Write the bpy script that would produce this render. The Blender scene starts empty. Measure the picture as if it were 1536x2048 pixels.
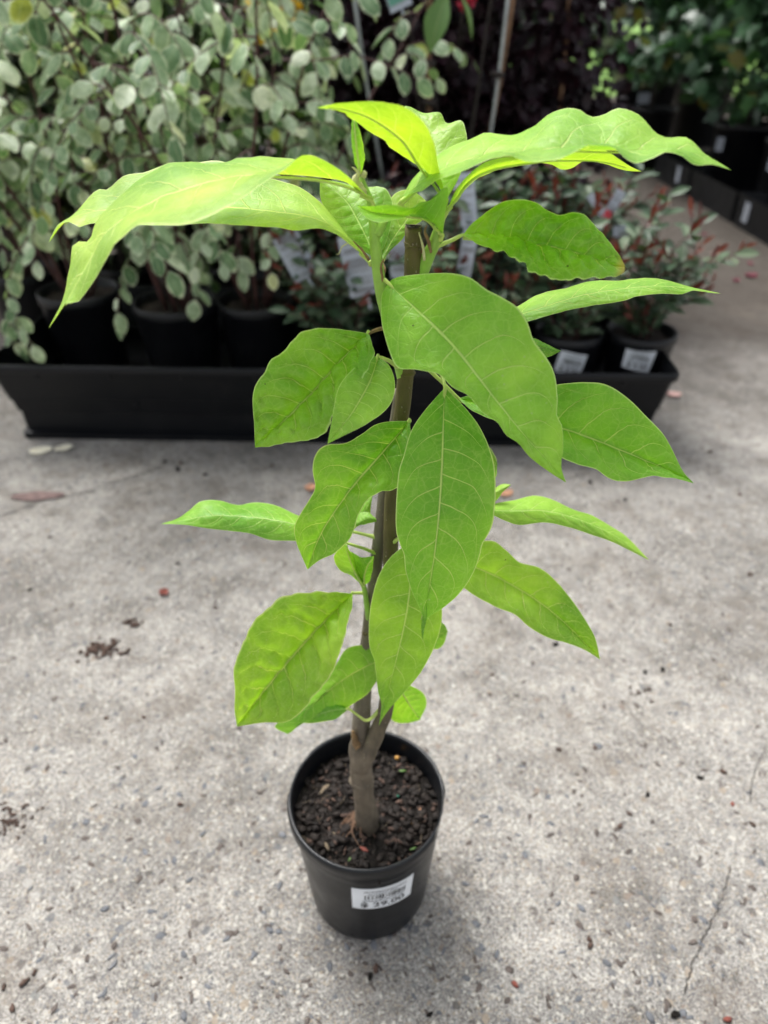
import bpy, math, random
from mathutils import Vector, Matrix, noise
R = math.radians
sc = bpy.context.scene
C = sc.collection

# ------------------------------------------------------------------ camera
CAM_H, PITCH, FPX = 1.015, R(35.0), 1420.0
cam_d = bpy.data.cameras.new('camera'); cam = bpy.data.objects.new('camera', cam_d); C.objects.link(cam)
cam.location = (0, 0, CAM_H); cam.rotation_euler = (R(90) - PITCH, 0, 0)
cam_d.sensor_fit = 'VERTICAL'; cam_d.sensor_height = 36.0; cam_d.lens = FPX / 2048 * 36
cam_d.clip_start = 0.02; cam_d.clip_end = 600
cam_d.dof.use_dof = True; cam_d.dof.focus_distance = 0.56; cam_d.dof.aperture_fstop = 4.2
sc.camera = cam
# ------------------------------------------------------------------ sky, sun, exposure
SUN_EL, SUN_AZ = R(64), R(-35)          # azimuth measured from +Y towards +X
w = bpy.data.worlds.new('World'); sc.world = w; w.use_nodes = True
nt = w.node_tree; bg = nt.nodes['Background']
sky = nt.nodes.new('ShaderNodeTexSky'); sky.sky_type = 'NISHITA'; sky.sun_disc = False
sky.sun_elevation = SUN_EL; sky.sun_rotation = SUN_AZ; sky.dust_density = 4.0; sky.air_density = 1.0; sky.ozone_density = 1.0
hs = nt.nodes.new('ShaderNodeHueSaturation'); hs.inputs['Saturation'].default_value = 0.28
nt.links.new(sky.outputs[0], hs.inputs['Color']); nt.links.new(hs.outputs[0], bg.inputs[0]); bg.inputs[1].default_value = 0.10
sd = bpy.data.lights.new('sun', 'SUN'); sd.energy = 1.5; sd.angle = R(26); sd.color = (1, 0.985, 0.96)
so = bpy.data.objects.new('sun', sd); C.objects.link(so)
sdir = Vector((math.sin(SUN_AZ) * math.cos(SUN_EL), math.cos(SUN_AZ) * math.cos(SUN_EL), math.sin(SUN_EL)))
so.rotation_euler = sdir.to_track_quat('Z', 'Y').to_euler(); so.location = (0, 0, 5)
sc.view_settings.view_transform = 'Standard'; sc.view_settings.look = 'None'
sc.view_settings.exposure = 1.30; sc.view_settings.gamma = 1.0; sc.view_settings.use_curve_mapping = False
sc.cycles.use_adaptive_sampling = True; sc.cycles.adaptive_threshold = 0.03; sc.cycles.max_bounces = 5; sc.cycles.diffuse_bounces = 3; sc.cycles.glossy_bounces = 2; sc.cycles.transmission_bounces = 3; sc.cycles.transparent_max_bounces = 4

# ------------------------------------------------------------------ projection helpers
cp, sp = math.cos(PITCH), math.sin(PITCH)
def ray(x, y):
    a, b = (x - 768) / FPX, (y - 1024) / FPX
    return Vector((a, cp - b * sp, -sp - b * cp))
def P(x, y, Y):                      # point on the sight line at world depth Y
    d = ray(x, y); return Vector((0, 0, CAM_H)) + d * (Y / d.y)
def PZ(x, y, z=0.0):                 # point on the sight line at height z
    d = ray(x, y); return Vector((0, 0, CAM_H)) + d * ((z - CAM_H) / d.z)
def proj(p):
    z = p.z - CAM_H; zd = p.y * cp - z * sp
    if zd < 0.05: return None
    return 768 + FPX * p.x / zd, 1024 - FPX * (z * cp + p.y * sp) / zd, zd

# ------------------------------------------------------------------ object helpers
def thing(name, label, cat, loc, group=None):
    o = bpy.data.objects.new(name, None); C.objects.link(o); o.location = loc; o.empty_display_size = 0.05
    o['label'] = label; o['category'] = cat
    if group: o['group'] = group
    return o
def tag(o, label, cat, group=None):
    o['label'] = label; o['category'] = cat
    if group: o['group'] = group
    return o
def mk(name, V, F, m, parent=None, org=None, uv=None, smooth=True):
    """one mesh object; V in world space, org subtracted (parent location)"""
    if org is None: org = parent_origin(parent)
    me = bpy.data.meshes.new(name)
    me.from_pydata([(v[0] - org[0], v[1] - org[1], v[2] - org[2]) for v in V], [], F)
    if uv is not None:
        lay = me.uv_layers.new(name='UVMap')
        vi = [0] * len(me.loops); me.loops.foreach_get('vertex_index', vi)
        buf = [0.0] * (2 * len(vi))
        for i, k in enumerate(vi): buf[2 * i], buf[2 * i + 1] = uv[k]
        lay.data.foreach_set('uv', buf)
    if smooth: me.polygons.foreach_set('use_smooth', [True] * len(me.polygons))
    if m: me.materials.append(m)
    me.update()
    o = bpy.data.objects.new(name, me); C.objects.link(o)
    if parent: o.parent = parent
    return o
ORG = {}
def parent_origin(p):
    o = Vector((0, 0, 0))
    while p is not None:
        o = o + p.location; p = p.parent
    return o
class MB:
    def __init__(s): s.V, s.F, s.U = [], [], []
    def add(s, V, F, U=None):
        n = len(s.V); s.V += [tuple(v) for v in V]; s.F += [tuple(i + n for i in f) for f in F]
        s.U += U if U else [(0, 0)] * len(V)
    def obj(s, name, m, parent=None, smooth=True, uv=False):
        return mk(name, s.V, s.F, m, parent, uv=s.U if uv else None, smooth=smooth)
def catmull(pts, n):
    """n+1 samples evenly spaced in arc length along a Catmull-Rom through pts"""
    pts = [Vector(p) for p in pts]
    q = [pts[0] * 2 - pts[1]] + pts + [pts[-1] * 2 - pts[-2]]
    dense = []
    for i in range(1, len(q) - 2):
        p0, p1, p2, p3 = q[i - 1], q[i], q[i + 1], q[i + 2]
        for k in range(12):
            t = k / 12
            dense.append(0.5 * (2 * p1 + (p2 - p0) * t + (2 * p0 - 5 * p1 + 4 * p2 - p3) * t * t + (3 * p1 - p0 - 3 * p2 + p3) * t ** 3))
    dense.append(pts[-1])
    L = [0]
    for a, b in zip(dense, dense[1:]): L.append(L[-1] + (b - a).length)
    out, j = [], 0
    for i in range(n + 1):
        s = L[-1] * i / n
        while j < len(L) - 2 and L[j + 1] < s: j += 1
        d = L[j + 1] - L[j]; t = (s - L[j]) / d if d > 1e-12 else 0
        out.append(dense[j].lerp(dense[j + 1], min(max(t, 0), 1)))
    return out
def tube(pts, rad, seg=8, n=None, cap=True, rough=0.0, seed=0):
    """verts, faces, uv of a tapered tube; rad = list matching pts (interpolated)"""
    n = n or (len(pts) - 1) * 4
    c = catmull(pts, n); V, F, U = [], [], []
    up = Vector((0.3, 1, 0.2))
    for i, p in enumerate(c):
        t = (c[min(i + 1, n)] - c[max(i - 1, 0)]).normalized()
        a = t.cross(up);
        if a.length < 1e-4: a = t.cross(Vector((1, 0, 0)))
        a.normalize(); b = t.cross(a)
        f = i / n * (len(rad) - 1); k = min(int(f), len(rad) - 2); r = rad[k] + (rad[k + 1] - rad[k]) * (f - k)
        for j in range(seg):
            an = 2 * math.pi * j / seg
            rr = r * (1 + (rough * noise.noise(Vector((math.cos(an) * 1.5 + seed, math.sin(an) * 1.5, i * 0.35))) if rough else 0))
            V.append(p + a * math.cos(an) * rr + b * math.sin(an) * rr); U.append((j / seg, i / n))
    for i in range(n):
        for j in range(seg):
            F.append((i * seg + j, i * seg + (j + 1) % seg, (i + 1) * seg + (j + 1) % seg, (i + 1) * seg + j))
    if cap:
        F.append(tuple(range(seg))[::-1]); F.append(tuple(n * seg + j for j in range(seg)))
    return V, F, U
def box(x0, x1, y0, y1, z0, z1):
    V = [(x, y, z) for z in (z0, z1) for y in (y0, y1) for x in (x0, x1)]
    return V, [(0, 2, 3, 1), (4, 5, 7, 6), (0, 1, 5, 4), (2, 6, 7, 3), (0, 4, 6, 2), (1, 3, 7, 5)]
def lathe(prof, cx, cy, seg=40, rf=None, z0=0):
    V, F = [], []
    for k, (r, z) in enumerate(prof):
        for j in range(seg):
            a = 2 * math.pi * j / seg
            rr = r + (rf(k, a) if rf else 0)
            V.append((cx + rr * math.cos(a), cy + rr * math.sin(a), z + z0))
    for k in range(len(prof) - 1):
        for j in range(seg):
            F.append((k * seg + j, k * seg + (j + 1) % seg, (k + 1) * seg + (j + 1) % seg, (k + 1) * seg + j))
    return V, F
def lump(c, r, rng, sq=(1, 1, 1)):
    """a crumb: jittered octahedron subdivided once (32 tris)"""
    v = [Vector(p) for p in ((1, 0, 0), (-1, 0, 0), (0, 1, 0), (0, -1, 0), (0, 0, 1), (0, 0, -1))]
    f = [(0, 2, 4), (2, 1, 4), (1, 3, 4), (3, 0, 4), (2, 0, 5), (1, 2, 5), (3, 1, 5), (0, 3, 5)]
    rot = Matrix.Rotation(rng.random() * 6.28, 3, 'Z') @ Matrix.Rotation(rng.uniform(-.5, .5), 3, 'X')
    mid = {}; F = []
    def m_(a, b):
        k = (min(a, b), max(a, b))
        if k not in mid: v.append(((v[a] + v[b]) * 0.5).normalized()); mid[k] = len(v) - 1
        return mid[k]
    for a, b, c_ in f:
        ab, bc, ca = m_(a, b), m_(b, c_), m_(c_, a)
        F += [(a, ab, ca), (ab, b, bc), (ca, bc, c_), (ab, bc, ca)]
    V = []
    for p in v:
        q = p * rng.uniform(0.72, 1.18); q = Vector((q.x * sq[0], q.y * sq[1], q.z * sq[2]))
        V.append(Vector(c) + (rot @ q) * r)
    return V, F

# ------------------------------------------------------------------ materials
class NM:
    def __init__(s, name):
        s.m = bpy.data.materials.new(name); s.m.use_nodes = True; s.t = s.m.node_tree
        s.b = s.t.nodes['Principled BSDF']; s.out = s.t.nodes['Material Output']
    def n(s, kind, **kw):
        nd = s.t.nodes.new('ShaderNode' + kind)
        for k, v in kw.items():
            if k[0] == '_':
                nd.inputs[k[1:].replace('_', ' ')].default_value = v
            else: setattr(nd, k, v)
        return nd
    def l(s, a, b): s.t.links.new(a, b)
    def val(s, x, sock):
        if hasattr(x, 'is_output'): s.l(x, sock)
        else: sock.default_value = x
    def math(s, op, a, b=0.0, c=0.0, clamp=False):
        nd = s.t.nodes.new('ShaderNodeMath'); nd.operation = op; nd.use_clamp = clamp
        s.val(a, nd.inputs[0]); s.val(b, nd.inputs[1]); s.val(c, nd.inputs[2]); return nd.outputs[0]
    def ramp(s, f, stops, interp='LINEAR'):
        nd = s.t.nodes.new('ShaderNodeValToRGB'); e = nd.color_ramp.elements; nd.color_ramp.interpolation = interp
        while len(e) < len(stops): e.new(0.5)
        for q, (p, c) in zip(e, stops):
            q.position = p; q.color = (c if isinstance(c, tuple) else (c, c, c)) + (1,)
        s.l(f, nd.inputs[0]); return nd.outputs[0]
    def mix(s, f, a, b, mode='MIX'):
        nd = s.t.nodes.new('ShaderNodeMix'); nd.data_type = 'RGBA'; nd.blend_type = mode
        s.val(f, nd.inputs[0])
        for x, k in ((a, 6), (b, 7)):
            if hasattr(x, 'is_output'): s.l(x, nd.inputs[k])
            else: nd.inputs[k].default_value = tuple(x) + (1,)
        return nd.outputs[2]
    def smooth(s, x, lo, hi, a=0.0, b=1.0):
        nd = s.t.nodes.new('ShaderNodeMapRange'); nd.interpolation_type = 'SMOOTHSTEP'
        s.l(x, nd.inputs[0]); nd.inputs[1].default_value = lo; nd.inputs[2].default_value = hi
        nd.inputs[3].default_value = a; nd.inputs[4].default_value = b; return nd.outputs[0]
    def noise(s, scale, detail=3, rough=0.55, vec=None, dist=0.0):
        nd = s.n('TexNoise'); nd.inputs['Scale'].default_value = scale; nd.inputs['Detail'].default_value = detail
        nd.inputs['Roughness'].default_value = rough; nd.inputs['Distortion'].default_value = dist
        if vec: s.l(vec, nd.inputs['Vector'])
        return nd.outputs['Fac']
    def bump(s, h, strength=0.3, dist=0.002, nrm=None):
        nd = s.n('Bump'); nd.inputs['Strength'].default_value = strength; nd.inputs['Distance'].default_value = dist
        s.l(h, nd.inputs['Height'])
        if nrm: s.l(nrm, nd.inputs['Normal'])
        return nd.outputs[0]
    def set(s, **kw):
        for k, v in kw.items():
            sock = s.b.inputs[k.replace('_', ' ')]
            if hasattr(v, 'is_output'): s.l(v, sock)
            else: sock.default_value = (v + (1,)) if isinstance(v, tuple) else v
        return s
def plain(name, col, rough=0.6, var=0.25, scale=40, bump=0.0, spec=0.5):
    a = NM(name); tc = a.n('TexCoord').outputs['Object']
    f = a.noise(scale, 4, 0.6, tc)
    lo = tuple(c * (1 - var) for c in col); hi = tuple(min(1, c * (1 + var)) for c in col)
    a.set(Base_Color=a.ramp(f, [(0.3, lo), (0.7, hi)]), Roughness=rough)
    a.b.inputs['Specular IOR Level'].default_value = spec
    if bump: a.set(Normal=a.bump(f, bump, 0.003))
    return a.m
def rand01(a):
    oi = a.n('ObjectInfo').outputs['Random']; ri = a.n('NewGeometry').outputs['Random Per Island']
    return a.math('FRACT', a.math('ADD', oi, a.math('MULTIPLY', ri, 0.999)))
def leafmix(a, base, trans, nrm=None, fac=0.35, rough=0.45, spec=0.4):
    """principled + translucent leaf surface"""
    a.set(Base_Color=base, Roughness=rough); a.b.inputs['Specular IOR Level'].default_value = spec
    tr = a.n('BsdfTranslucent'); a.l(trans, tr.inputs[0])
    if nrm: a.l(nrm, a.b.inputs['Normal'])
    mx = a.n('MixShader'); mx.inputs[0].default_value = fac
    a.l(a.b.outputs[0], mx.inputs[1]); a.l(tr.outputs[0], mx.inputs[2]); a.l(mx.outputs[0], a.out.inputs[0])
    return a.m

def mat_ground():
    a = NM('concrete'); tc = a.n('TexCoord').outputs['Object']
    big = a.noise(1.3, 4, 0.6, tc); med = a.noise(7, 6, 0.68, tc); pat = a.noise(24, 5, 0.7, tc); fine = a.noise(330, 4, 0.75, tc)
    def cells(scale):
        v = a.n('TexVoronoi', _Scale=float(scale)); a.l(tc, v.inputs['Vector']); q = a.n('SeparateColor'); a.l(v.outputs['Color'], q.inputs[0]); return q.outputs[0], q.outputs[1], v.outputs['Distance']
    g1, h1, d1 = cells(520); g2_, h2, d2 = cells(260); g3, h3, d3 = cells(950)
    grit = a.math('ADD', a.math('ADD', a.math('MULTIPLY', g1, 0.44), a.math('MULTIPLY', g2_, 0.18)), a.math('MULTIPLY', g3, 0.38))
    col = a.ramp(big, [(0.36, (0.205, 0.200, 0.193)), (0.5, (0.284, 0.276, 0.265)), (0.64, (0.345, 0.334, 0.319))])
    col = a.mix(0.8, col, a.ramp(med, [(0.28, (0.24, 0.225, 0.21)), (0.48, (0.5, 0.495, 0.49)), (0.70, (0.70, 0.695, 0.685))]), 'OVERLAY')
    col = a.mix(0.55, col, a.ramp(pat, [(0.32, (0.28, 0.275, 0.27)), (0.5, (0.5, 0.5, 0.5)), (0.68, (0.70, 0.69, 0.67))]), 'OVERLAY')
    col = a.mix(0.95, col, a.ramp(grit, [(0.18, (0.16, 0.155, 0.15)), (0.36, (0.40, 0.39, 0.38)), (0.55, (0.54, 0.535, 0.52)), (0.78, (0.86, 0.85, 0.81))]), 'OVERLAY')
    col = a.mix(0.55, col, a.ramp(fine, [(0.35, (0.22, 0.22, 0.22)), (0.65, (0.78, 0.78, 0.78))]), 'OVERLAY')
    # single tan, rusty and white grains
    col = a.mix(a.math('MULTIPLY', a.math('GREATER_THAN', h1, 0.90), 0.45), col, (0.42, 0.33, 0.22))
    col = a.mix(a.math('MULTIPLY', a.math('GREATER_THAN', h2, 0.955), 0.7), col, (0.62, 0.59, 0.52))
    hgt = a.math('ADD', a.math('MULTIPLY', g1, 0.6), a.math('MULTIPLY', fine, 0.9))
    # exposed aggregate: a few voronoi cells become stones
    wv = a.n('VectorMath', operation='ADD'); a.l(tc, wv.inputs[0])
    nz = a.n('TexNoise', _Scale=60.0); a.l(tc, nz.inputs['Vector'])
    sc_ = a.n('VectorMath', operation='SCALE'); a.l(nz.outputs['Color'], sc_.inputs[0]); sc_.inputs['Scale'].default_value = 0.012
    a.l(sc_.outputs[0], wv.inputs[1])
    for scale, dens, rad in ((60, 0.84, 0.36), (110, 0.84, 0.38), (210, 0.80, 0.42)):
        v = a.n('TexVoronoi', _Scale=float(scale)); a.l(wv.outputs[0], v.inputs['Vector'])
        sx = a.n('SeparateColor'); a.l(v.outputs['Color'], sx.inputs[0])
        on = a.math('GREATER_THAN', sx.outputs[0], dens)
        shape = a.smooth(a.math('ADD', v.outputs['Distance'], a.math('MULTIPLY', sx.outputs[2], 0.25)), rad, rad + 0.12, 1, 0)
        msk = a.math('MULTIPLY', on, shape)
        stone = a.ramp(sx.outputs[1], [(0.0, (0.12, 0.125, 0.135)), (0.25, (0.155, 0.16, 0.17)), (0.42, (0.22, 0.23, 0.225)), (0.55, (0.10, 0.085, 0.078)),
                                       (0.68, (0.24, 0.185, 0.145)), (0.8, (0.34, 0.275, 0.205)), (0.9, (0.44, 0.42, 0.39))], 'CONSTANT')
        col = a.mix(a.math('MULTIPLY', msk, 0.72), col, stone)
    for scale, dens, rad in ((21, 0.60, 0.10), (44, 0.62, 0.13)):          # dark pits and ground-in crumbs
        v = a.n('TexVoronoi', _Scale=float(scale)); a.l(wv.outputs[0], v.inputs['Vector']); sx = a.n('SeparateColor'); a.l(v.outputs['Color'], sx.inputs[0])
        r_ = a.math('MULTIPLY', a.math('SUBTRACT', sx.outputs[0], dens, clamp=True), rad / (1 - dens))
        msk = a.smooth(a.math('SUBTRACT', v.outputs['Distance'], r_), -0.01, 0.035, 1, 0); msk = a.math('MULTIPLY', msk, a.math('GREATER_THAN', sx.outputs[0], dens))
        col = a.mix(a.math('MULTIPLY', msk, 0.7), col, (0.075, 0.066, 0.06))
    # brown grime and damp in the aisle, with tree shade painted into the colour
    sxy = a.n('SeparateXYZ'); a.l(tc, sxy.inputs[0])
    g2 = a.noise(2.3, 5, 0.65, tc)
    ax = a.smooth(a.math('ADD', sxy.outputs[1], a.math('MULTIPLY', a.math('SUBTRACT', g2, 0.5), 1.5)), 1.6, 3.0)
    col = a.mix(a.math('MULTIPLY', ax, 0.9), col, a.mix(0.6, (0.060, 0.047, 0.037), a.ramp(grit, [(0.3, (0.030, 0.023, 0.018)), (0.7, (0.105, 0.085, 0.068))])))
    # dark blotches of soil
    st = a.smooth(a.noise(4.3, 6, 0.75, tc), 0.50, 0.68)
    col = a.mix(a.math('MULTIPLY', st, 0.6), col, (0.150, 0.125, 0.102))
    st2 = a.math('MULTIPLY', a.smooth(a.noise(38, 5, 0.75, tc), 0.60, 0.70), a.smooth(a.noise(2.1, 3, 0.6, tc), 0.45, 0.62))
    col = a.mix(a.math('MULTIPLY', st2, 0.6), col, (0.075, 0.062, 0.054))
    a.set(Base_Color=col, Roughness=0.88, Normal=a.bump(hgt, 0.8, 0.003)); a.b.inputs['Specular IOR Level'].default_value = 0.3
    return a.m

def mat_big_leaf(nm='lime_leaf', nveins=9.0):
    """big soft leaf: midrib, arched side veins, fine net, pale rim. colour = object colour"""
    a = NM(nm); uv = a.n('UVMap').outputs[0]; tc = a.n('TexCoord').outputs['Object']
    s = a.n('SeparateXYZ'); a.l(uv, s.inputs[0]); u, v = s.outputs[0], s.outputs[1]
    d = a.math('SUBTRACT', u, 0.5); av = a.math('MULTIPLY', a.math('ABSOLUTE', d), 2.0)
    side = a.math('GREATER_THAN', d, 0.0)
    wob = a.math('MULTIPLY', a.math('SUBTRACT', a.noise(26, 2, 0.5, tc), 0.5), 0.34)
    w = a.math('MULTIPLY', v, nveins)
    w = a.math('SUBTRACT', w, a.math('MULTIPLY', av, 0.72)); w = a.math('SUBTRACT', w, a.math('MULTIPLY', a.math('POWER', av, 5.0), 1.5))
    w = a.math('ADD', a.math('ADD', w, a.math('MULTIPLY', side, 0.43)), wob)
    dist = a.math('ABSOLUTE', a.math('SUBTRACT', a.math('FRACT', w), 0.5))      # 0 on the vein
    wid = a.math('SUBTRACT', 0.040, a.math('MULTIPLY', av, 0.022))
    vein = a.math('MULTIPLY', a.smooth(a.math('DIVIDE', dist, wid), 0.25, 1.0, 1, 0), a.smooth(av, 0.78, 0.95, 1, 0))
    mid = a.smooth(a.math('DIVIDE', av, a.math('SUBTRACT', 0.044, a.math('MULTIPLY', v, 0.022))), 0.35, 1.0, 1, 0)
    rim = a.smooth(av, 0.964, 0.990)
    vo = a.n('TexVoronoi', feature='DISTANCE_TO_EDGE', _Scale=185.0); a.l(tc, vo.inputs['Vector'])
    net = a.smooth(vo.outputs['Distance'], 0.0, 0.10, 1, 0)
    vo2 = a.n('TexVoronoi', feature='DISTANCE_TO_EDGE', _Scale=62.0); a.l(tc, vo2.inputs['Vector'])
    net2 = a.smooth(vo2.outputs['Distance'], 0.0, 0.055, 1, 0)
    oc = a.n('ObjectInfo').outputs['Color']
    mott = a.noise(34, 5, 0.65, tc); blot = a.noise(9, 3, 0.5, tc)
    base = a.mix(1.0, oc, a.ramp(mott, [(0.28, (0.72, 0.80, 0.66)), (0.72, (1.18, 1.10, 1.25))]), 'MULTIPLY')
    base = a.mix(1.0, base, a.ramp(blot, [(0.34, (0.60, 0.74, 0.70)), (0.66, (1.26, 1.14, 1.15))]), 'MULTIPLY')
    pale = a.mix(0.70, oc, (0.86, 0.95, 0.42))
    base = a.mix(a.math('MULTIPLY', net, 0.10), base, pale)
    base = a.mix(a.math('MULTIPLY', net2, 0.12), base, pale)
    base = a.mix(a.math('MULTIPLY', vein, 0.70), base, pale)
    base = a.mix(a.math('MULTIPLY', mid, 0.9), base, pale)
    base = a.mix(a.math('MULTIPLY', rim, 0.7), base, (0.74, 0.86, 0.40))
    # tiny specks
    sp_ = a.n('TexVoronoi', _Scale=150.0); a.l(tc, sp_.inputs['Vector'])
    spk = a.math('MULTIPLY', a.smooth(sp_.outputs['Distance'], 0.10, 0.16, 1, 0), a.smooth(a.noise(12, 2, 0.5, tc), 0.52, 0.62))
    base = a.mix(a.math('MULTIPLY', spk, 0.5), base, (0.5, 0.62, 0.30))
    rnd = a.n('ObjectInfo').outputs['Random']
    base = a.mix(1.0, base, a.ramp(rnd, [(0.0, (0.86, 0.93, 0.9)), (0.5, (1.0, 1.0, 1.0)), (1.0, (1.10, 1.03, 1.0))]), 'MULTIPLY')
    # insect specks, and a scorched tip where the object's alpha asks for it
    dk = a.n('TexVoronoi', _Scale=95.0); a.l(tc, dk.inputs['Vector']); dq = a.n('SeparateColor'); a.l(dk.outputs['Color'], dq.inputs[0])
    dkm = a.math('MULTIPLY', a.math('MULTIPLY', a.smooth(dk.outputs['Distance'], 0.05, 0.085, 1, 0), a.math('GREATER_THAN', dq.outputs[0], 0.80)), a.smooth(a.noise(17, 2, 0.5, tc), 0.55, 0.60))
    base = a.mix(a.math('MULTIPLY', dkm, 0.85), base, (0.035, 0.045, 0.015))
    tip = a.math('MULTIPLY', a.math('SUBTRACT', 1.0, a.n('ObjectInfo').outputs['Alpha']), a.smooth(v, 0.90, 0.97))
    base = a.mix(tip, base, (0.58, 0.50, 0.14)); base = a.mix(a.math('MULTIPLY', tip, a.smooth(v, 0.972, 0.988)), base, (0.05, 0.03, 0.015))
    tr = a.mix(1.0, base, (1.14, 1.18, 0.30), 'MULTIPLY')
    h = a.math('ADD', a.math('MULTIPLY', vein, -1.2), a.math('MULTIPLY', mid, -1.4))
    h = a.math('ADD', h, a.math('ADD', a.math('MULTIPLY', net, -0.12), a.math('MULTIPLY', net2, -0.18)))
    h = a.math('ADD', h, a.math('MULTIPLY', a.noise(70, 3, 0.6, tc), 0.6))
    return leafmix(a, base, tr, a.bump(h, 0.6, 0.0016), 0.42, 0.40, 0.42)

def mat_variegated():
    a = NM('variegated_leaf'); uv = a.n('UVMap').outputs[0]; tc = a.n('TexCoord').outputs['Object']
    s = a.n('SeparateXYZ'); a.l(uv, s.inputs[0])
    av = a.math('MULTIPLY', a.math('ABSOLUTE', a.math('SUBTRACT', s.outputs[0], 0.5)), 2.0)
    r = rand01(a)
    off = a.n('CombineXYZ'); a.l(a.math('MULTIPLY', r, 37.0), off.inputs[0])
    pv = a.n('VectorMath', operation='ADD'); a.l(tc, pv.inputs[0]); a.l(off.outputs[0], pv.inputs[1])
    mo = a.noise(2.6, 5, 0.72, pv.outputs[0])
    edge = a.smooth(a.math('ADD', a.math('MAXIMUM', av, a.math('MULTIPLY', a.math('ABSOLUTE', a.math('SUBTRACT', s.outputs[1], 0.5)), 2.0)),
                           a.math('MULTIPLY', a.math('SUBTRACT', mo, 0.5), 0.9)), 0.72, 0.98)
    mid = a.smooth(av, 0.03, 0.09, 1, 0)
    green = a.ramp(r, [(0.0, (0.060, 0.130, 0.045)), (0.2, (0.115, 0.215, 0.090)), (0.42, (0.19, 0.31, 0.15)), (0.65, (0.29, 0.41, 0.23)), (0.82, (0.42, 0.53, 0.35)), (0.95, (0.52, 0.60, 0.42)), (1.0, (0.34, 0.38, 0.06))])
    green = a.mix(1.0, green, a.ramp(mo, [(0.35, (0.66, 0.72, 0.62)), (0.62, (1.45, 1.32, 1.5))]), 'MULTIPLY')
    base = a.mix(a.math('MULTIPLY', edge, 0.75), green, (0.70, 0.74, 0.52))
    base = a.mix(a.math('MULTIPLY', mid, 0.4), base, (0.44, 0.52, 0.30))
    tr = a.mix(1.0, base, (1.1, 1.25, 0.6), 'MULTIPLY')
    return leafmix(a, base, tr, None, 0.28, 0.48, 0.5)

def mat_leaf(nm, stops, trans=(1.2, 1.2, 0.5), fac=0.22, rough=0.35, spec=0.5, midcol=None):
    a = NM(nm); r = rand01(a); tc = a.n('TexCoord').outputs['Object']
    base = a.ramp(r, stops)
    base = a.mix(1.0, base, a.ramp(a.noise(60, 3, 0.6, tc), [(0.3, (0.75, 0.75, 0.75)), (0.7, (1.25, 1.25, 1.25))]), 'MULTIPLY')
    if midcol:
        uv = a.n('UVMap').outputs[0]; s = a.n('SeparateXYZ'); a.l(uv, s.inputs[0])
        av = a.math('MULTIPLY', a.math('ABSOLUTE', a.math('SUBTRACT', s.outputs[0], 0.5)), 2.0)
        base = a.mix(a.smooth(av, 0.03, 0.12, 0.6, 0), base, midcol)
    tr = a.mix(1.0, base, trans, 'MULTIPLY')
    return leafmix(a, base, tr, None, fac, rough, spec)

def mat_bark(nm, lo, hi, lo2=None, hi2=None, z0=0.4, z1=0.6, dots=0.5):
    """bark, turning from lo/hi at the foot to lo2/hi2 on the younger wood higher up"""
    a = NM(nm); tc = a.n('TexCoord').outputs['Object']
    mp = a.n('Mapping'); a.l(tc, mp.inputs[0]); mp.inputs['Scale'].default_value = (1, 1, 0.25)
    n1 = a.noise(140, 5, 0.65, mp.outputs[0]); n2 = a.noise(22, 3, 0.6, tc)
    col = a.mix(0.6, a.ramp(n1, [(0.3, lo), (0.7, hi)]), a.ramp(n2, [(0.35, lo), (0.65, hi)]))
    if lo2:
        s = a.n('SeparateXYZ'); a.l(tc, s.inputs[0]); c2 = a.mix(0.6, a.ramp(n1, [(0.3, lo2), (0.7, hi2)]), a.ramp(n2, [(0.35, lo2), (0.65, hi2)]))
        col = a.mix(a.smooth(a.math('ADD', s.outputs[2], a.math('MULTIPLY', a.math('SUBTRACT', n2, 0.5), 0.12)), z0, z1), col, c2)
    mp2 = a.n('Mapping'); a.l(tc, mp2.inputs[0]); mp2.inputs['Scale'].default_value = (1, 1, 0.6)
    v = a.n('TexVoronoi', _Scale=330.0); a.l(mp2.outputs[0], v.inputs['Vector'])
    sx = a.n('SeparateColor'); a.l(v.outputs['Color'], sx.inputs[0])
    d = a.math('MULTIPLY', a.smooth(v.outputs['Distance'], 0.12, 0.28, 1, 0), a.math('GREATER_THAN', sx.outputs[0], 0.74))
    col = a.mix(a.math('MULTIPLY', d, dots), col, (0.46, 0.40, 0.28))
    a.set(Base_Color=col, Roughness=0.75, Normal=a.bump(a.math('ADD', a.math('ADD', n1, n2), a.math('MULTIPLY', d, 0.6)), 0.8, 0.003))
    return a.m

def mat_plastic(nm, col, rough=0.42, dust=0.25, spec=0.4):
    a = NM(nm); tc = a.n('TexCoord').outputs['Object']
    n1 = a.noise(14, 5, 0.65, tc); n2 = a.noise(160, 3, 0.7, tc)
    f = a.smooth(a.math('ADD', a.math('MULTIPLY', n1, 0.7), a.math('MULTIPLY', n2, 0.3)), 0.48, 0.72)
    c = a.mix(a.math('MULTIPLY', f, dust), col, (0.10, 0.09, 0.08)); a.b.inputs['Specular IOR Level'].default_value = spec
    a.set(Base_Color=c, Roughness=a.ramp(n1, [(0.3, rough - 0.08), (0.7, rough + 0.14)]), Normal=a.bump(n2, 0.08, 0.001))
    return a.m

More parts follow.
